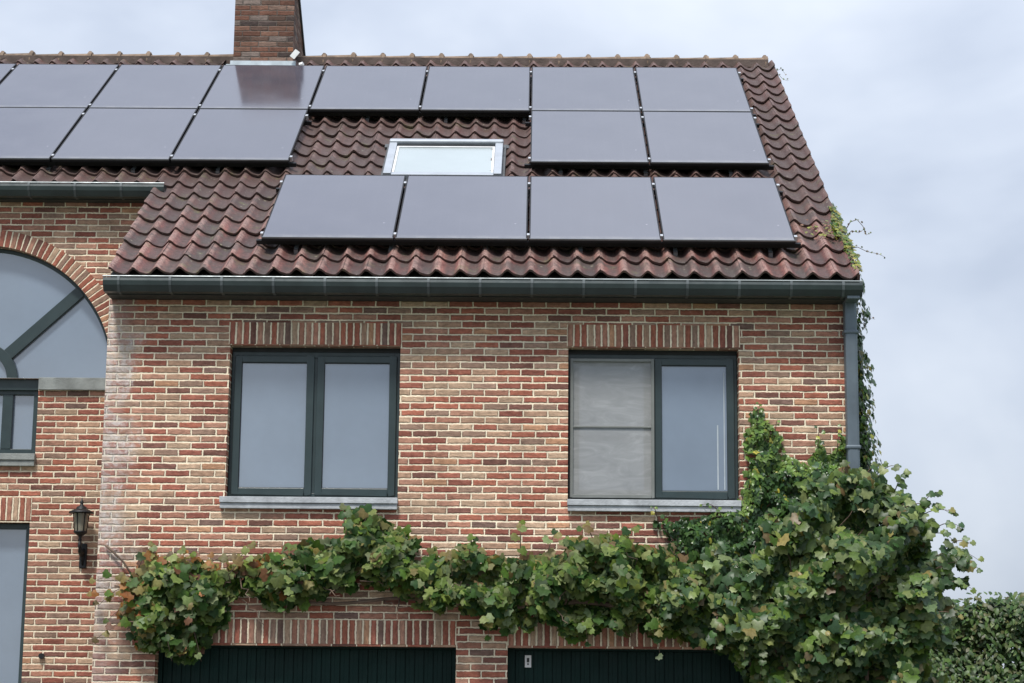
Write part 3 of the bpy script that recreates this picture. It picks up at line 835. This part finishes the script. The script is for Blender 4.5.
m.tube([(lx, -.06, 3.04+Z0), (lx, -.05, 2.98+Z0), (lx, -.015, 2.93+Z0)], [.016,.012,.01], 8)
L(m, 'arm', 'black_iron')
m = MB(); m.box(-.035, .035, -.022, -.002, 2.90+Z0, 3.13+Z0); m.build('wall_plate', M['black_iron'], ln, bevel=.01)

# ------------------------------------------------------------------ foliage
LEAF = []
for ang, r in ((0,1.0),(20,.79),(40,.93),(64,.68),(94,.80),(130,.58),(172,.18)):
    LEAF.append((ang, r))
def vine_outline():
    pts = [(a, r) for a, r in LEAF] + [(-a, r) for a, r in reversed(LEAF[1:])]
    out = []
    for a, r in pts:
        t = radians(a); out.append((r*sin(t), r*cos(t)))
    return out
VO = vine_outline()
IO = []
for a, r in ((0,1.0),(28,.6),(62,.8),(100,.52),(150,.45),(180,.25),(-150,.45),(-100,.52),(-62,.8),(-28,.6)):
    t = radians(a); IO.append((r*sin(t), r*cos(t)))
HO = [(0,1.0),(.32,.45),(.30,-.2),(0,-.5),(-.30,-.2),(-.32,.45)]

def leaf(m, pos, nrm, tip, size, col, outline=VO, cup=.34, fold=.22):
    n = nrm.normalized(); t = tip - n*tip.dot(n)
    if t.length < 1e-3: t = Vector((1,0,0)) - n*n.x
    t.normalize(); b = t.cross(n)
    V = [pos + n*size*.06]; h = size*.5
    ws = .85 + R()*.3; cu = cup*(R()*1.6-.3); tw = (R()-.5)*.5; fo = fold*(R()*2-.4)
    for (x, y) in outline:
        rr = x*x + y*y
        z = -cu*rr + abs(x)*fo + tw*x*y
        V.append(pos + b*(x*h*ws) + t*(y*h) + n*(z*h))
    k = len(outline)
    m.raw(V, [(0, 1+i, 1+(i+1) % k) for i in range(k)], col)

def inside(p, poly):
    x, y = p; c = False; n = len(poly); j = n-1
    for i in range(n):
        xi, yi = poly[i]; xj, yj = poly[j]
        if (yi > y) != (yj > y) and x < (xj-xi)*(y-yi)/(yj-yi)+xi: c = not c
        j = i
    return c
def bdist(p, poly):
    d = 9; n = len(poly); px, py = p
    for i in range(n):
        ax, ay = poly[i]; bx, by = poly[(i+1) % n]
        vx, vy = bx-ax, by-ay; t = max(0, min(1, ((px-ax)*vx+(py-ay)*vy)/(vx*vx+vy*vy)))
        d = min(d, math.hypot(px-ax-t*vx, py-ay-t*vy))
    return d
def mixc(a, b, t): return tuple(a[i]*(1-t)+b[i]*t for i in range(3))
def jc(c, k=.25):
    f = 1 + (R()-.5)*2*k; return (c[0]*f*(1+(R()-.5)*.2), c[1]*f, c[2]*f*(1+(R()-.5)*.3), 1)
GREENS = [(.066,.120,.020),(.040,.084,.016),(.105,.160,.030),(.024,.052,.012),(.150,.200,.050),(.075,.105,.024),(.19,.235,.08),(.045,.095,.025),(.028,.065,.018)]
RUST = [(.24,.095,.03),(.27,.13,.045),(.15,.075,.045),(.19,.15,.05)]
OLIVE = [(.16,.15,.05),(.19,.17,.07),(.14,.10,.045),(.22,.19,.06)]

band = [(-3.45,2.47),(-3.40,2.64),(-3.31,2.79),(-3.19,2.90),(-3.07,2.88),(-2.90,2.90),(-2.74,2.88),(-2.62,2.82),(-2.41,2.85),(-2.25,2.88),(-2.04,2.91),(-1.92,2.97),(-1.76,3.02),(-1.60,3.10),(-1.52,3.21),(-1.44,3.24),(-1.33,3.19),(-1.23,3.10),(-1.02,3.03),(-0.94,2.91),(-0.78,2.85),(-0.66,2.88),(-0.53,2.96),(-0.41,2.90),(-0.24,2.90),(0.04,2.91),(0.21,2.94),(0.36,3.03),(0.53,3.06),(0.70,3.07),(0.85,3.02),(1.02,3.03),(1.19,2.93),(1.47,2.85),(1.47,2.20),(1.18,2.23),(1.03,2.17),(0.85,2.31),(0.70,2.27),(0.53,2.34),(0.37,2.21),(0.21,2.21),(0.05,2.25),(-0.12,2.33),(-0.28,2.29),(-0.41,2.30),(-0.52,2.40),(-0.65,2.50),(-0.77,2.45),(-0.99,2.45),(-1.10,2.59),(-1.22,2.66),(-1.42,2.63),(-1.59,2.59),(-1.75,2.53),(-1.90,2.44),(-2.04,2.39),(-2.19,2.46),(-2.33,2.64),(-2.40,2.68),(-2.49,2.49),(-2.59,2.28),(-2.71,2.14),(-2.86,2.04),(-2.99,2.06),(-3.12,2.11),(-3.28,2.18),(-3.38,2.26),(-3.43,2.38)]
mass = [(1.07,2.83),(1.25,2.90),(1.33,2.83),(1.49,2.88),(1.70,2.95),(1.89,3.11),(2.15,3.33),(2.34,3.48),(2.55,3.51),(2.73,3.58),(2.83,3.52),(2.94,3.46),(3.07,3.34),(3.16,3.27),(3.33,3.19),(3.24,3.09),(3.26,2.96),(3.43,2.90),(3.53,2.85),(3.49,2.73),(3.43,2.62),(3.39,2.49),(3.31,2.35),(3.27,2.13),(3.26,1.74),(3.19,1.01),(2.89,0.13),(2.30,0.13),(2.03,1.26),(1.83,1.74),(1.77,1.96),(1.69,2.13),(1.48,2.21),(1.25,2.21),(1.13,2.50)]
ivyp = [(0.96,3.19),(1.17,3.24),(1.37,3.24),(1.59,3.26),(1.75,3.38),(1.75,3.62),(1.78,3.88),(1.84,4.09),(1.89,4.11),(1.95,3.97),(2.03,3.95),(2.10,3.78),(2.21,3.68),(2.31,3.74),(2.35,3.90),(2.41,3.92),(2.46,3.80),(2.58,3.80),(2.59,3.63),(2.59,2.88),(1.47,2.62),(1.30,2.79),(1.19,2.99),(0.96,3.11)]

def grow(m, poly, count, y0, depth, size, palf, outline=VO, fz=.75, clump=.22, seedo=0.0, ragged=.07, fill=.35):
    xs = [p[0] for p in poly]; zs_ = [p[1] for p in poly]
    xa, xb, za, zb = min(xs)-.1, max(xs)+.1, min(zs_)-.1, max(zs_)+.1
    n = 0
    while n < count:
        x, z = xa+R()*(xb-xa), za+R()*(zb-za)
        nz = noise.noise(Vector((x*4+seedo, z*4, 1.3)))*ragged*1.6 + noise.noise(Vector((x*11+seedo, z*11, 4.3)))*ragged
        d = bdist((x, z), poly)
        if not inside((x, z), poly): d = -d
        d += nz
        if d < 0 or (d < .06 and R() > .55): continue
        # clumps: relief of the leafy surface
        cl = noise.noise(Vector((x/clump+seedo, z/clump, 0)))
        fr = depth*min(1, (max(d, 0)/.35)**.5)*(.55+.95*cl)
        t = R()
        fac = 1 - t*t*.9 if R() > fill else R()
        y = y0 - fr*fac
        g = Vector((noise.noise(Vector(((x+.05)/clump+seedo, z/clump, 0)))-cl, 0, noise.noise(Vector((x/clump+seedo, (z+.05)/clump, 0)))-cl))
        nrm = Vector((-g.x*2.5 + (R()-.5)*1.9, -1.0, -g.z*1.5 + fz*(R()*1.6) + (R()-.5)*.9))
        tip = Vector(((R()-.5)*1.3, -.45, -1.0+R()*.5))
        sz = size*(.45+R()*.95)
        leaf(m, Vector((x, y, z)), nrm, tip, sz, palf(x, y, z, fac, d, cl), outline)
        n += 1

def wander(p, q, n, amp, r0, r1, m, sd):
    P, Q = Vector(p), Vector(q); pts = []; rs = []
    for i in range(n+1):
        t = i/n; v_ = P.lerp(Q, t)
        v_ += Vector((noise.noise(Vector((t*5, sd, 0))), noise.noise(Vector((t*5, sd, 3)))*.4, noise.noise(Vector((t*5, sd, 7)))))*amp*min(1, t*4, (1-t)*6+.2)
        pts.append(v_); rs.append(r0+(r1-r0)*t)
    m.tube(pts, rs, 7); return pts

# --- the vine trained across the wall above the garage doors
vine = empty('climbing_vine', (2.2, -.3, 0)); vo = Vector((2.2, -.3, 0))
tag(vine, 'long leafy vine trained across the brick wall above both garage doors', 'vine')
def pal_band(x, y, z, fac, d, cl):
    c = random.choice(GREENS)
    red = max(0, 1-(x+3.6)/.60) * .72 + (.42 if z > 2.74 and x < -2.2 and d < .14 else 0)
    red += .22 if d < .09 and z > 2.75 else .04
    if noise.noise(Vector((x*2.3+5, z*2.3, 8))) > .2: red += .10
    if R() < red: c = random.choice(RUST if (R() < .6 and x < -1.9) else OLIVE)
    elif R() < .18: c = mixc(c, (.20,.23,.12), .6)
    return jc(c)
fb = MB()
grow(fb, band, 4800, -.07, .48, .124, pal_band, clump=.20, ragged=.06)
# hanging and upright sprays that break the outline
def spray(m, p, q, size, nl, palf, outline=VO, stem=None):
    P, Q = Vector(p), Vector(q); pts = []
    for i in range(9):
        t = i/8; v_ = P.lerp(Q, t) + Vector((0, -.05*sin(t*pi), .06*sin(t*pi)))
        pts.append(v_)
    if stem is not None: stem.tube(pts, [.005-.0035*i/8 for i in range(9)], 5)
    for k in range(nl):
        t = (k+.5)/nl; v_ = P.lerp(Q, t) + Vector((0, -.05*sin(t*pi), .06*sin(t*pi)))
        sd = (-1)**k
        off = Vector(((R()-.3)*.05*sd, -.02-R()*.04, (R()-.5)*.05))
        leaf(m, v_+off, Vector(((R()-.5)*.9, -1, .3+R()*.6)), Vector((sd*.7, -.3, -.6)), size*(1.05-.5*t), palf(v_.x, v_.y, v_.z, 1, .02, 0), outline)
st = MB()
for (p, q, n_) in [((-3.2,-.3,2.45),(-3.72,-.15,2.52),7), ((-3.25,-.3,2.6),(-3.66,-.12,2.64),6), ((-3.2,-.3,2.3),(-3.60,-.2,2.16),6), ((-3.29,-.2,2.70),(-3.14,-.1,2.95),4), ((-3.14,-.2,2.78),(-2.70,-.1,2.88),9), ((-2.75,-.2,2.76),(-2.31,-.1,2.84),8), ((-3.24,-.3,2.58),(-3.61,-.12,2.44),6), ((-3.14,-.25,2.48),(-3.55,-.15,2.29),4), ((-2.84,-.3,2.38),(-2.70,-.35,1.99),5),((-3.04,-.3,2.29),(-2.94,-.35,1.99),4),
                   ((-1.57,-.3,3.07),(-1.59,-.2,3.27),5), ((-1.42,-.3,3.09),(-1.32,-.2,3.22),4), ((-0.12,-.25,2.90),(-0.12,-.1,3.17),5), ((0.10,-.3,2.88),(0.20,-.15,3.07),4), ((0.49,-.3,2.97),(0.37,-.15,3.13),4), ((0.73,-.3,2.97),(0.88,-.15,3.12),4),
                   ((-0.98,-.3,2.68),(-0.81,-.3,2.40),5), ((-0.39,-.35,2.38),(-0.37,-.3,2.17),4), ((0.39,-.35,2.34),(0.44,-.3,2.13),4), ((0.93,-.35,2.34),(1.03,-.3,2.04),5), ((-1.96,-.35,2.58),(-2.04,-.3,2.35),4), ((0.64,-.35,2.34),(0.69,-.3,2.17),3),((-2.45,-.3,2.78),(-2.26,-.2,2.95),4),((-0.54,-.3,2.88),(-0.49,-.2,3.02),3)]:
    spray(fb, p, q, .135, n_, pal_band, stem=st)
def shift(m, o):
    m.v = [(a-o.x, b-o.y, c-o.z) for a, b, c in m.v]; return m
wander((2.25,-.25,.0),(2.0,-.12,2.3), 10, .15, .045, .03, st, 1.1)
wander((2.0,-.12,2.3),(-3.5,-.07,2.62), 40, .16, .026, .007, st, 2.2)
wander((1.9,-.14,2.4),(-1.6,-.09,2.80), 30, .20, .018, .006, st, 3.2)
for k in range(26):
    x = -3.4+R()*4.7; z = 2.5+R()*.25
    wander((x,-.08,z),(x+(R()-.5)*.5,-.30-R()*.15,z+(R()-.55)*.55), 6, .06, .006, .003, st, k*1.7)
st.tube([(-3.59,-.03,2.95),(-3.53,-.035,2.90),(-3.43,-.05,2.81),(-3.35,-.08,2.70)], [.012,.010,.009,.008], 6)
st.tube([(-3.53,-.035,2.90),(-3.49,-.03,2.91)], [.007,.004], 5)
shift(fb, vo).build('foliage', M['leaf'], vine, smooth=True)
shift(st, vo).build('stem', M['bark'], vine, smooth=True)

# --- the big shrubby mass on the right corner
bush = empty('climbing_shrub', (2.6, -.5, 0)); bo = Vector((2.6, -.5, 0))
tag(bush, 'large bushy climber bulging round the right corner below the downpipe', 'shrub')
def pal_mass(x, y, z, fac, d, cl):
    c = random.choice(GREENS)
    if R() < .05: c = random.choice(OLIVE)
    elif R() < .22: c = mixc(c, (.16,.20,.09), .6)
    elif R() < .25: c = (.045,.09,.035)
    return jc(c)
fm = MB(); sm_ = MB()
grow(fm, mass, 8200, -.16, .66, .128, pal_mass, clump=.30, seedo=9, ragged=.11, fz=.8)
# the part past the corner is round: a rear half too
rear = [(2.75,3.41),(2.89,3.38),(3.14,3.17),(3.14,2.97),(3.33,2.85),(3.31,2.58),(3.22,2.29),(3.14,1.70),(3.04,0.33),(2.73,0.33)]
n = 0
while n < 1100:
    x, z = 2.75+R()*.75, .3+R()*3.2
    if not inside((x, z), rear): continue
    leaf(fm, Vector((x, -.25+R()*.55, z)), Vector((R()*.8+.2, (R()-.4), .5+R()*.5)), Vector((R()-.3, R()-.5, -1)), .13*(.6+R()*.7), pal_mass(x, 0, z, 1, 0, 0)); n += 1
for (p, q, n_) in [((2.94,-.4,3.41),(3.04,-.5,3.56),4),((2.65,-.4,3.46),(2.86,-.4,3.64),5),((2.99,-.5,3.27),(3.38,-.5,3.22),7),((3.04,-.5,3.15),(3.43,-.5,3.23),6),((3.09,-.5,3.22),(3.31,-.5,3.40),5),((3.24,-.5,2.88),(3.59,-.5,2.85),7),((3.24,-.5,2.78),(3.61,-.5,2.77),6),((3.24,-.5,2.63),(3.55,-.5,2.60),5),((3.14,-.5,3.02),(3.41,-.5,2.99),5),((2.35,-.3,3.46),(2.30,-.2,3.66),4),((2.50,-.3,3.46),(2.57,-.25,3.66),4),((3.14,-.5,2.38),(3.43,-.5,2.37),5),((1.86,-.5,2.19),(1.81,-.5,1.89),5),((2.79,-.4,3.51),(2.99,-.4,3.60),4),((3.19,-.5,3.07),(3.48,-.5,3.10),6),((3.29,-.5,2.92),(3.55,-.5,2.97),5),((1.47,-.5,2.38),(1.45,-.5,2.09),5),((1.67,-.5,2.29),(1.69,-.5,1.99),5)]:
    spray(fm, p, q, .13, n_, pal_mass, stem=sm_)
for k in range(5):
    wander((2.35+.09*k,-.25,.0),(2.0+.24*k,-.22,2.4+.12*k), 12, .12, .035, .012, sm_, 20+k)
for k in range(34):
    x = 1.6+R()*1.6; z = 1.8+R()*1.0
    wander((x,-.2,z),(x+(R()-.35)*.6,-.35,z+.2+R()*.4), 6, .06, .008, .003, sm_, 40+k)
shift(fm, bo).build('foliage', M['bushleaf'], bush, smooth=True)
shift(sm_, bo).build('stem', M['bark'], bush, smooth=True)

# --- small leaved ivy climbing beside the right window
iv = empty('wall_ivy', (2.2, 0, 0)); io = Vector((2.2, 0, 0))
tag(iv, 'dark small leaved ivy clinging to the bricks right of the screened window', 'ivy')
IVG = [(.035,.075,.025),(.05,.10,.03),(.028,.06,.022),(.07,.13,.035),(.04,.085,.03)]
def pal_ivy(x, y, z, fac, d, cl):
    c = random.choice(IVG)
    if d < .12 and z > 3.25 and R() < .75: c = mixc(c, (.17,.26,.06), .65)
    if R() < .02: c = (.35,.34,.06)
    return jc(c)
fi = MB(); si = MB()
tuft = [(2.22,3.25),(2.30,3.55),(2.28,3.70),(2.34,3.92),(2.40,3.92),(2.45,3.75),(2.53,3.82),(2.60,3.90),(2.61,3.3)]
grow(fi, tuft, 700, -.02, .12, .07, pal_ivy, outline=IO, clump=.13, seedo=4, ragged=.03, fz=.5)
grow(fi, ivyp, 4200, -.02, .17, .075, pal_ivy, outline=IO, clump=.13, seedo=3, ragged=.05, fz=.5)
for (p, q, n_) in [((1.86,-.05,4.00),(1.89,-.03,4.17),6),((2.01,-.05,3.90),(2.03,-.03,4.02),4),((2.37,-.05,3.81),(2.38,-.03,3.97),5),((2.53,-.05,3.76),(2.55,-.03,4.00),6),((1.03,-.05,3.17),(0.96,-.03,3.29),4),((1.59,-.05,3.17),(1.39,-.06,3.33),6)]:
    spray(fi, p, q, .07, n_, pal_ivy, outline=IO, stem=si)
for k in range(12):
    x = 1.9+R()*.6
    wander((2.1,-.02,1.5),(x,-.025,3.1+R()*.6), 14, .18, .012, .004, si, 70+k)
for k in range(5): wander((1.3+R()*.2,-.02,2.6),(1.0+R()*.35,-.02,3.2), 8, .10, .007, .003, si, 90+k)
shift(fi, io).build('foliage', M['ivy'], iv, smooth=True); shift(si, io).build('stem', M['bark'], iv, smooth=True)

# --- ivy on the gable, its edge showing past the downpipe and creeping over the verge tiles
ge = empty('gable_ivy', (2.7, .4, 0)); go = Vector((2.7, .4, 0))
tag(ge, 'narrow strip of ivy on the gable edge behind the downpipe reaching the roof tiles', 'ivy')
fg = MB(); sg = MB()
def pal_g(z, young):
    c = random.choice(IVG if not young else [(.11,.17,.03),(.20,.22,.035),(.08,.14,.03),(.24,.22,.04)])
    if R() < .15: c = (.16,.15,.04)
    return jc(c)
n = 0
while n < 4600:
    y = .01 + R()**1.7*2.6; z = 1.0 + R()*(roofz(y)-1.15)
    th = .15 + .11*max(0, min(1, (5.0-z)/1.6)) + .07*(noise.noise(Vector((y*2.5, z*3.5, 0)))+.2)
    x = WR + .015 + R()**.6*th
    if y > 1.9 and R() < .4: continue
    leaf(fg, Vector((x, y-.03, z)), Vector((1, -.6+(R()-.5)*.9, .4)), Vector(((R()-.2)*.7, (R()-.5), -1)), .075*(.6+R()*.8), pal_g(z, R() < .12), IO); n += 1
n = 0
while n < 5200:
    z = 2.2 + R()*3.0
    if z > roofz(0)-.2: continue
    th = .115 + .10*max(0, min(1, (5.0-z)/1.6)) + .035*noise.noise(Vector((2, z*4.5, 0)))
    leaf(fg, Vector((WR + R()*th, .02+R()*.45, z)), Vector((.5+R()*.7, -.9+(R()-.5)*.8, .4)), Vector(((R()-.2)*.7, (R()-.5), -1)), .085*(.6+R()*.8), pal_g(z, R() < .10), IO); n += 1
# along the verge
for k in range(520):
    s = -.40 + R()**.8*1.55
    t = (s+.4)/1.55
    wdt = .05 + .06*math.exp(-((s-.62)/.25)**2)
    X = XR + .035 - R()**.7*wdt; h = .03 + R()*.07
    p = Vector(roofp(X + (R()-.4)*.03, s, h))
    leaf(fg, p, Vector((.4+(R()-.5), -.7, .8)), Vector((R()-.5, -.6, -.7)), .058*(.6+R()*.8), pal_g(5, R() < .72), IO)
for k in range(70):   # a red brown tuft creeping onto the tiles
    s = .35+R()*.45; X = XR-.10-R()*.25*R()
    leaf(fg, Vector(roofp(X, s, .06+R()*.03)), Vector((R()-.5, -.6, .8)), Vector((R()-.5, -.6, -.6)), .05, jc(random.choice([(.16,.07,.05),(.2,.1,.06),(.22,.24,.05)])), IO)
def tendril(pts, r, nl, young=True):
    sg.tube(pts, [r*(1-.7*i/(len(pts)-1)) for i in range(len(pts))], 5)
    for k in range(nl):
        t = (k+.7)/nl*(len(pts)-1); i = min(int(t), len(pts)-2)
        p = Vector(pts[i]).lerp(Vector(pts[i+1]), t-i)
        leaf(fg, p + Vector(((R()-.5)*.02, -.01, (R()-.5)*.03)), Vector((R()-.5, -1, R()-.3)), Vector(((R()-.5)*2, 0, R()-.7)), 0.024+.016*R(), jc(random.choice([(.12,.09,.06),(.16,.2,.08),(.10,.12,.06)])), IO)
b = Vector(roofp(XR+.02, .55, .05))
tendril([b, b+Vector((.06,0,.10)), b+Vector((.12,0,.12)), b+Vector((.17,0,.06)), b+Vector((.20,0,-.02)), b+Vector((.24,0,.0))], .005, 11)
tendril([b+Vector((.02,0,-.15)), b+Vector((.12,0,-.13)), b+Vector((.20,0,-.17)), b+Vector((.30,0,-.19)), b+Vector((.36,0,-.22))], .004, 8)
tendril([b+Vector((.0,0,-.05)), b+Vector((.07,0,.02)), b+Vector((.13,0,.0)), b+Vector((.19,0,.04))], .004, 7)
b = Vector((WR+.10, .1, 5.22)); tendril([b, b+Vector((.05,0,.03)), b+Vector((.09,0,.01))], .004, 5)
b = Vector((WR+.10, .1, 4.93)); tendril([b, b+Vector((.06,0,-.02)), b+Vector((.12,0,.03)), b+Vector((.17,0,.02))], .003, 4)
b = Vector(roofp(XR, 6.0, .04)); tendril([b, b+Vector((.07,0,.03)), b+Vector((.12,0,-.05))], .003, 4); tendril([b, b+Vector((.09,0,-.10)), b+Vector((.15,0,-.11))], .003, 3)
for k in range(10):
    y = .05+R()*1.6; wander((WR+.01, y, .1), (WR+.02, y+(R()-.5)*.6, 4.6), 16, .16, .012, .004, sg, 120+k)
shift(fg, go).build('foliage', M['ivy'], ge, smooth=True); shift(sg, go).build('stem', M['bark'], ge, smooth=True)

# --- hedge beyond the corner, lower right
hd = empty('garden_hedge', (5.6, 6.5, 0)); ho = Vector((5.6, 6.5, 0))
tag(hd, 'tall green hedge standing behind the house at the lower right', 'hedge')
fh = MB(); hs = MB(); n = 0
def htop(x, y): return 2.55 + .30*min(1, max(0, (x-3.6)/1.7)) + .16*noise.noise(Vector((x*1.6, y*1.6, 0))) + .07*noise.noise(Vector((x*5, y*5, 3)))
HG = [(.04,.085,.022),(.065,.12,.03),(.03,.065,.018),(.09,.14,.04),(.09,.10,.035)]
while n < 34000:
    x = 3.8 + R()*3.6; side_ = R()
    zt2 = htop(x, 6)
    if side_ < .72:
        z = .2+R()*(zt2-.2); y = 5.95 + .28*noise.noise(Vector((x*1.4, 0, z*1.4))) + .12*noise.noise(Vector((x*4, 0, z*4))) + R()**2*.9 + max(0, z-zt2+.3)**2*2.0
        nr = Vector(((R()-.5)*1.2, -1, .2+R()*.8))
        if z < 1.4 and R() < .5: continue
    else:
        y = 6.0+R()*1.5; z = htop(x, y) - R()**2*.4; nr = Vector((R()-.5, -.5, 1))
    z += R()**6*.16
    leaf(fh, Vector((x, y, z)), nr, Vector((R()-.5, -.3, R()-.8)), .115*(.6+R()*.7), jc(random.choice(HG), .35), HO); n += 1
for k in range(16):
    x = 3.9+k*.2
    wander((x,6.5,0),(x+(R()-.5)*.3,6.4,2.5), 10, .2, .025, .008, hs, 200+k)
shift(fh, ho).build('foliage', M['hedge'], hd, smooth=True); shift(hs, ho).build('stem', M['bark'], hd, smooth=True)

# ------------------------------------------------------------------ world, sun
SUN_EL, SUN_AZ = radians(60), radians(198)   # azimuth measured from +Y clockwise: behind the camera, a little left
wd = bpy.data.worlds.new('World'); scene.world = wd; wd.use_nodes = True
nt = wd.node_tree; nt.nodes.clear(); g = G(nt)
out = g.n('ShaderNodeOutputWorld'); bg = g.n('ShaderNodeBackground'); g.l(bg.outputs[0], out.inputs[0])
sky = g.n('ShaderNodeTexSky'); sky.sky_type = 'NISHITA'; sky.sun_disc = False
sky.sun_elevation = SUN_EL; sky.sun_rotation = SUN_AZ; sky.altitude = 50; sky.dust_density = 2.0
gen = g.n('ShaderNodeTexCoord').outputs['Generated']
sp = g.n('ShaderNodeSeparateXYZ'); g.l(gen, sp.inputs[0])
mp = g.n('ShaderNodeMapping'); g.l(gen, mp.inputs[0]); mp.inputs['Scale'].default_value = (1, 1, 1.7)
mp.inputs['Location'].default_value = (.37, .11, .05)
n1 = g.noise(mp.outputs[0], 3.2, 5, .5, dist=.5); n2 = g.noise(mp.outputs[0], 8.0, 4, .5)
cl = g.m('ADD', g.m('MULTIPLY', n1, .75), g.m('MULTIPLY', n2, .25))
cc = g.ramp(g.mr(cl, .35, .65, 0, 1, False), [(0,(3.1,3.6,4.55)),(.32,(3.75,4.25,5.2)),(.62,(4.65,5.15,6.05)),(1,(5.8,6.25,7.0))])
el = g.mr(sp.outputs[2], 0, .85, .92, 1.75, False)
v = g.n('ShaderNodeVectorMath', operation='SCALE'); g.l(cc, v.inputs[0]); g.l(el, v.inputs[3])
mixs = g.mix(.12, v.outputs[0], sky.outputs[0])
g.l(mixs, bg.inputs[0]); bg.inputs[1].default_value = .10

sd = bpy.data.lights.new('sun', 'SUN'); sd.energy = 3.0; sd.angle = radians(9); sd.color = (1, .96, .90)
so = bpy.data.objects.new('sun', sd); C.objects.link(so)
dirv = Vector((sin(SUN_AZ)*cos(SUN_EL), cos(SUN_AZ)*cos(SUN_EL), sin(SUN_EL)))
so.rotation_euler = dirv.to_track_quat('Z', 'Y').to_euler(); so.location = dirv*30

# ------------------------------------------------------------------ camera (from the perspective of the photo)
cam = bpy.data.cameras.new('camera'); co = bpy.data.objects.new('camera', cam); C.objects.link(co)
F, PI_, YA, RO_ = 2003.45, .1835, .0117, .0094
fw = Vector((-sin(YA)*cos(PI_), cos(YA)*cos(PI_), sin(PI_))); r_ = Vector((cos(YA), sin(YA), 0)); u_ = r_.cross(fw)
r2 = r_*cos(RO_) + u_*sin(RO_); u2 = -r_*sin(RO_) + u_*cos(RO_)
co.matrix_world = Matrix(((r2.x, u2.x, -fw.x, -.0114), (r2.y, u2.y, -fw.y, -16.7839), (r2.z, u2.z, -fw.z, 1.6), (0,0,0,1)))
cam.sensor_width = 36; cam.lens = F/1024*36; cam.clip_end = 2000; cam.clip_start = .1
scene.camera = co
scene.view_settings.view_transform = 'Standard'; scene.view_settings.look = 'None'
scene.view_settings.exposure = 0.40; scene.view_settings.gamma = 1.0
scene.cycles.use_denoising = True
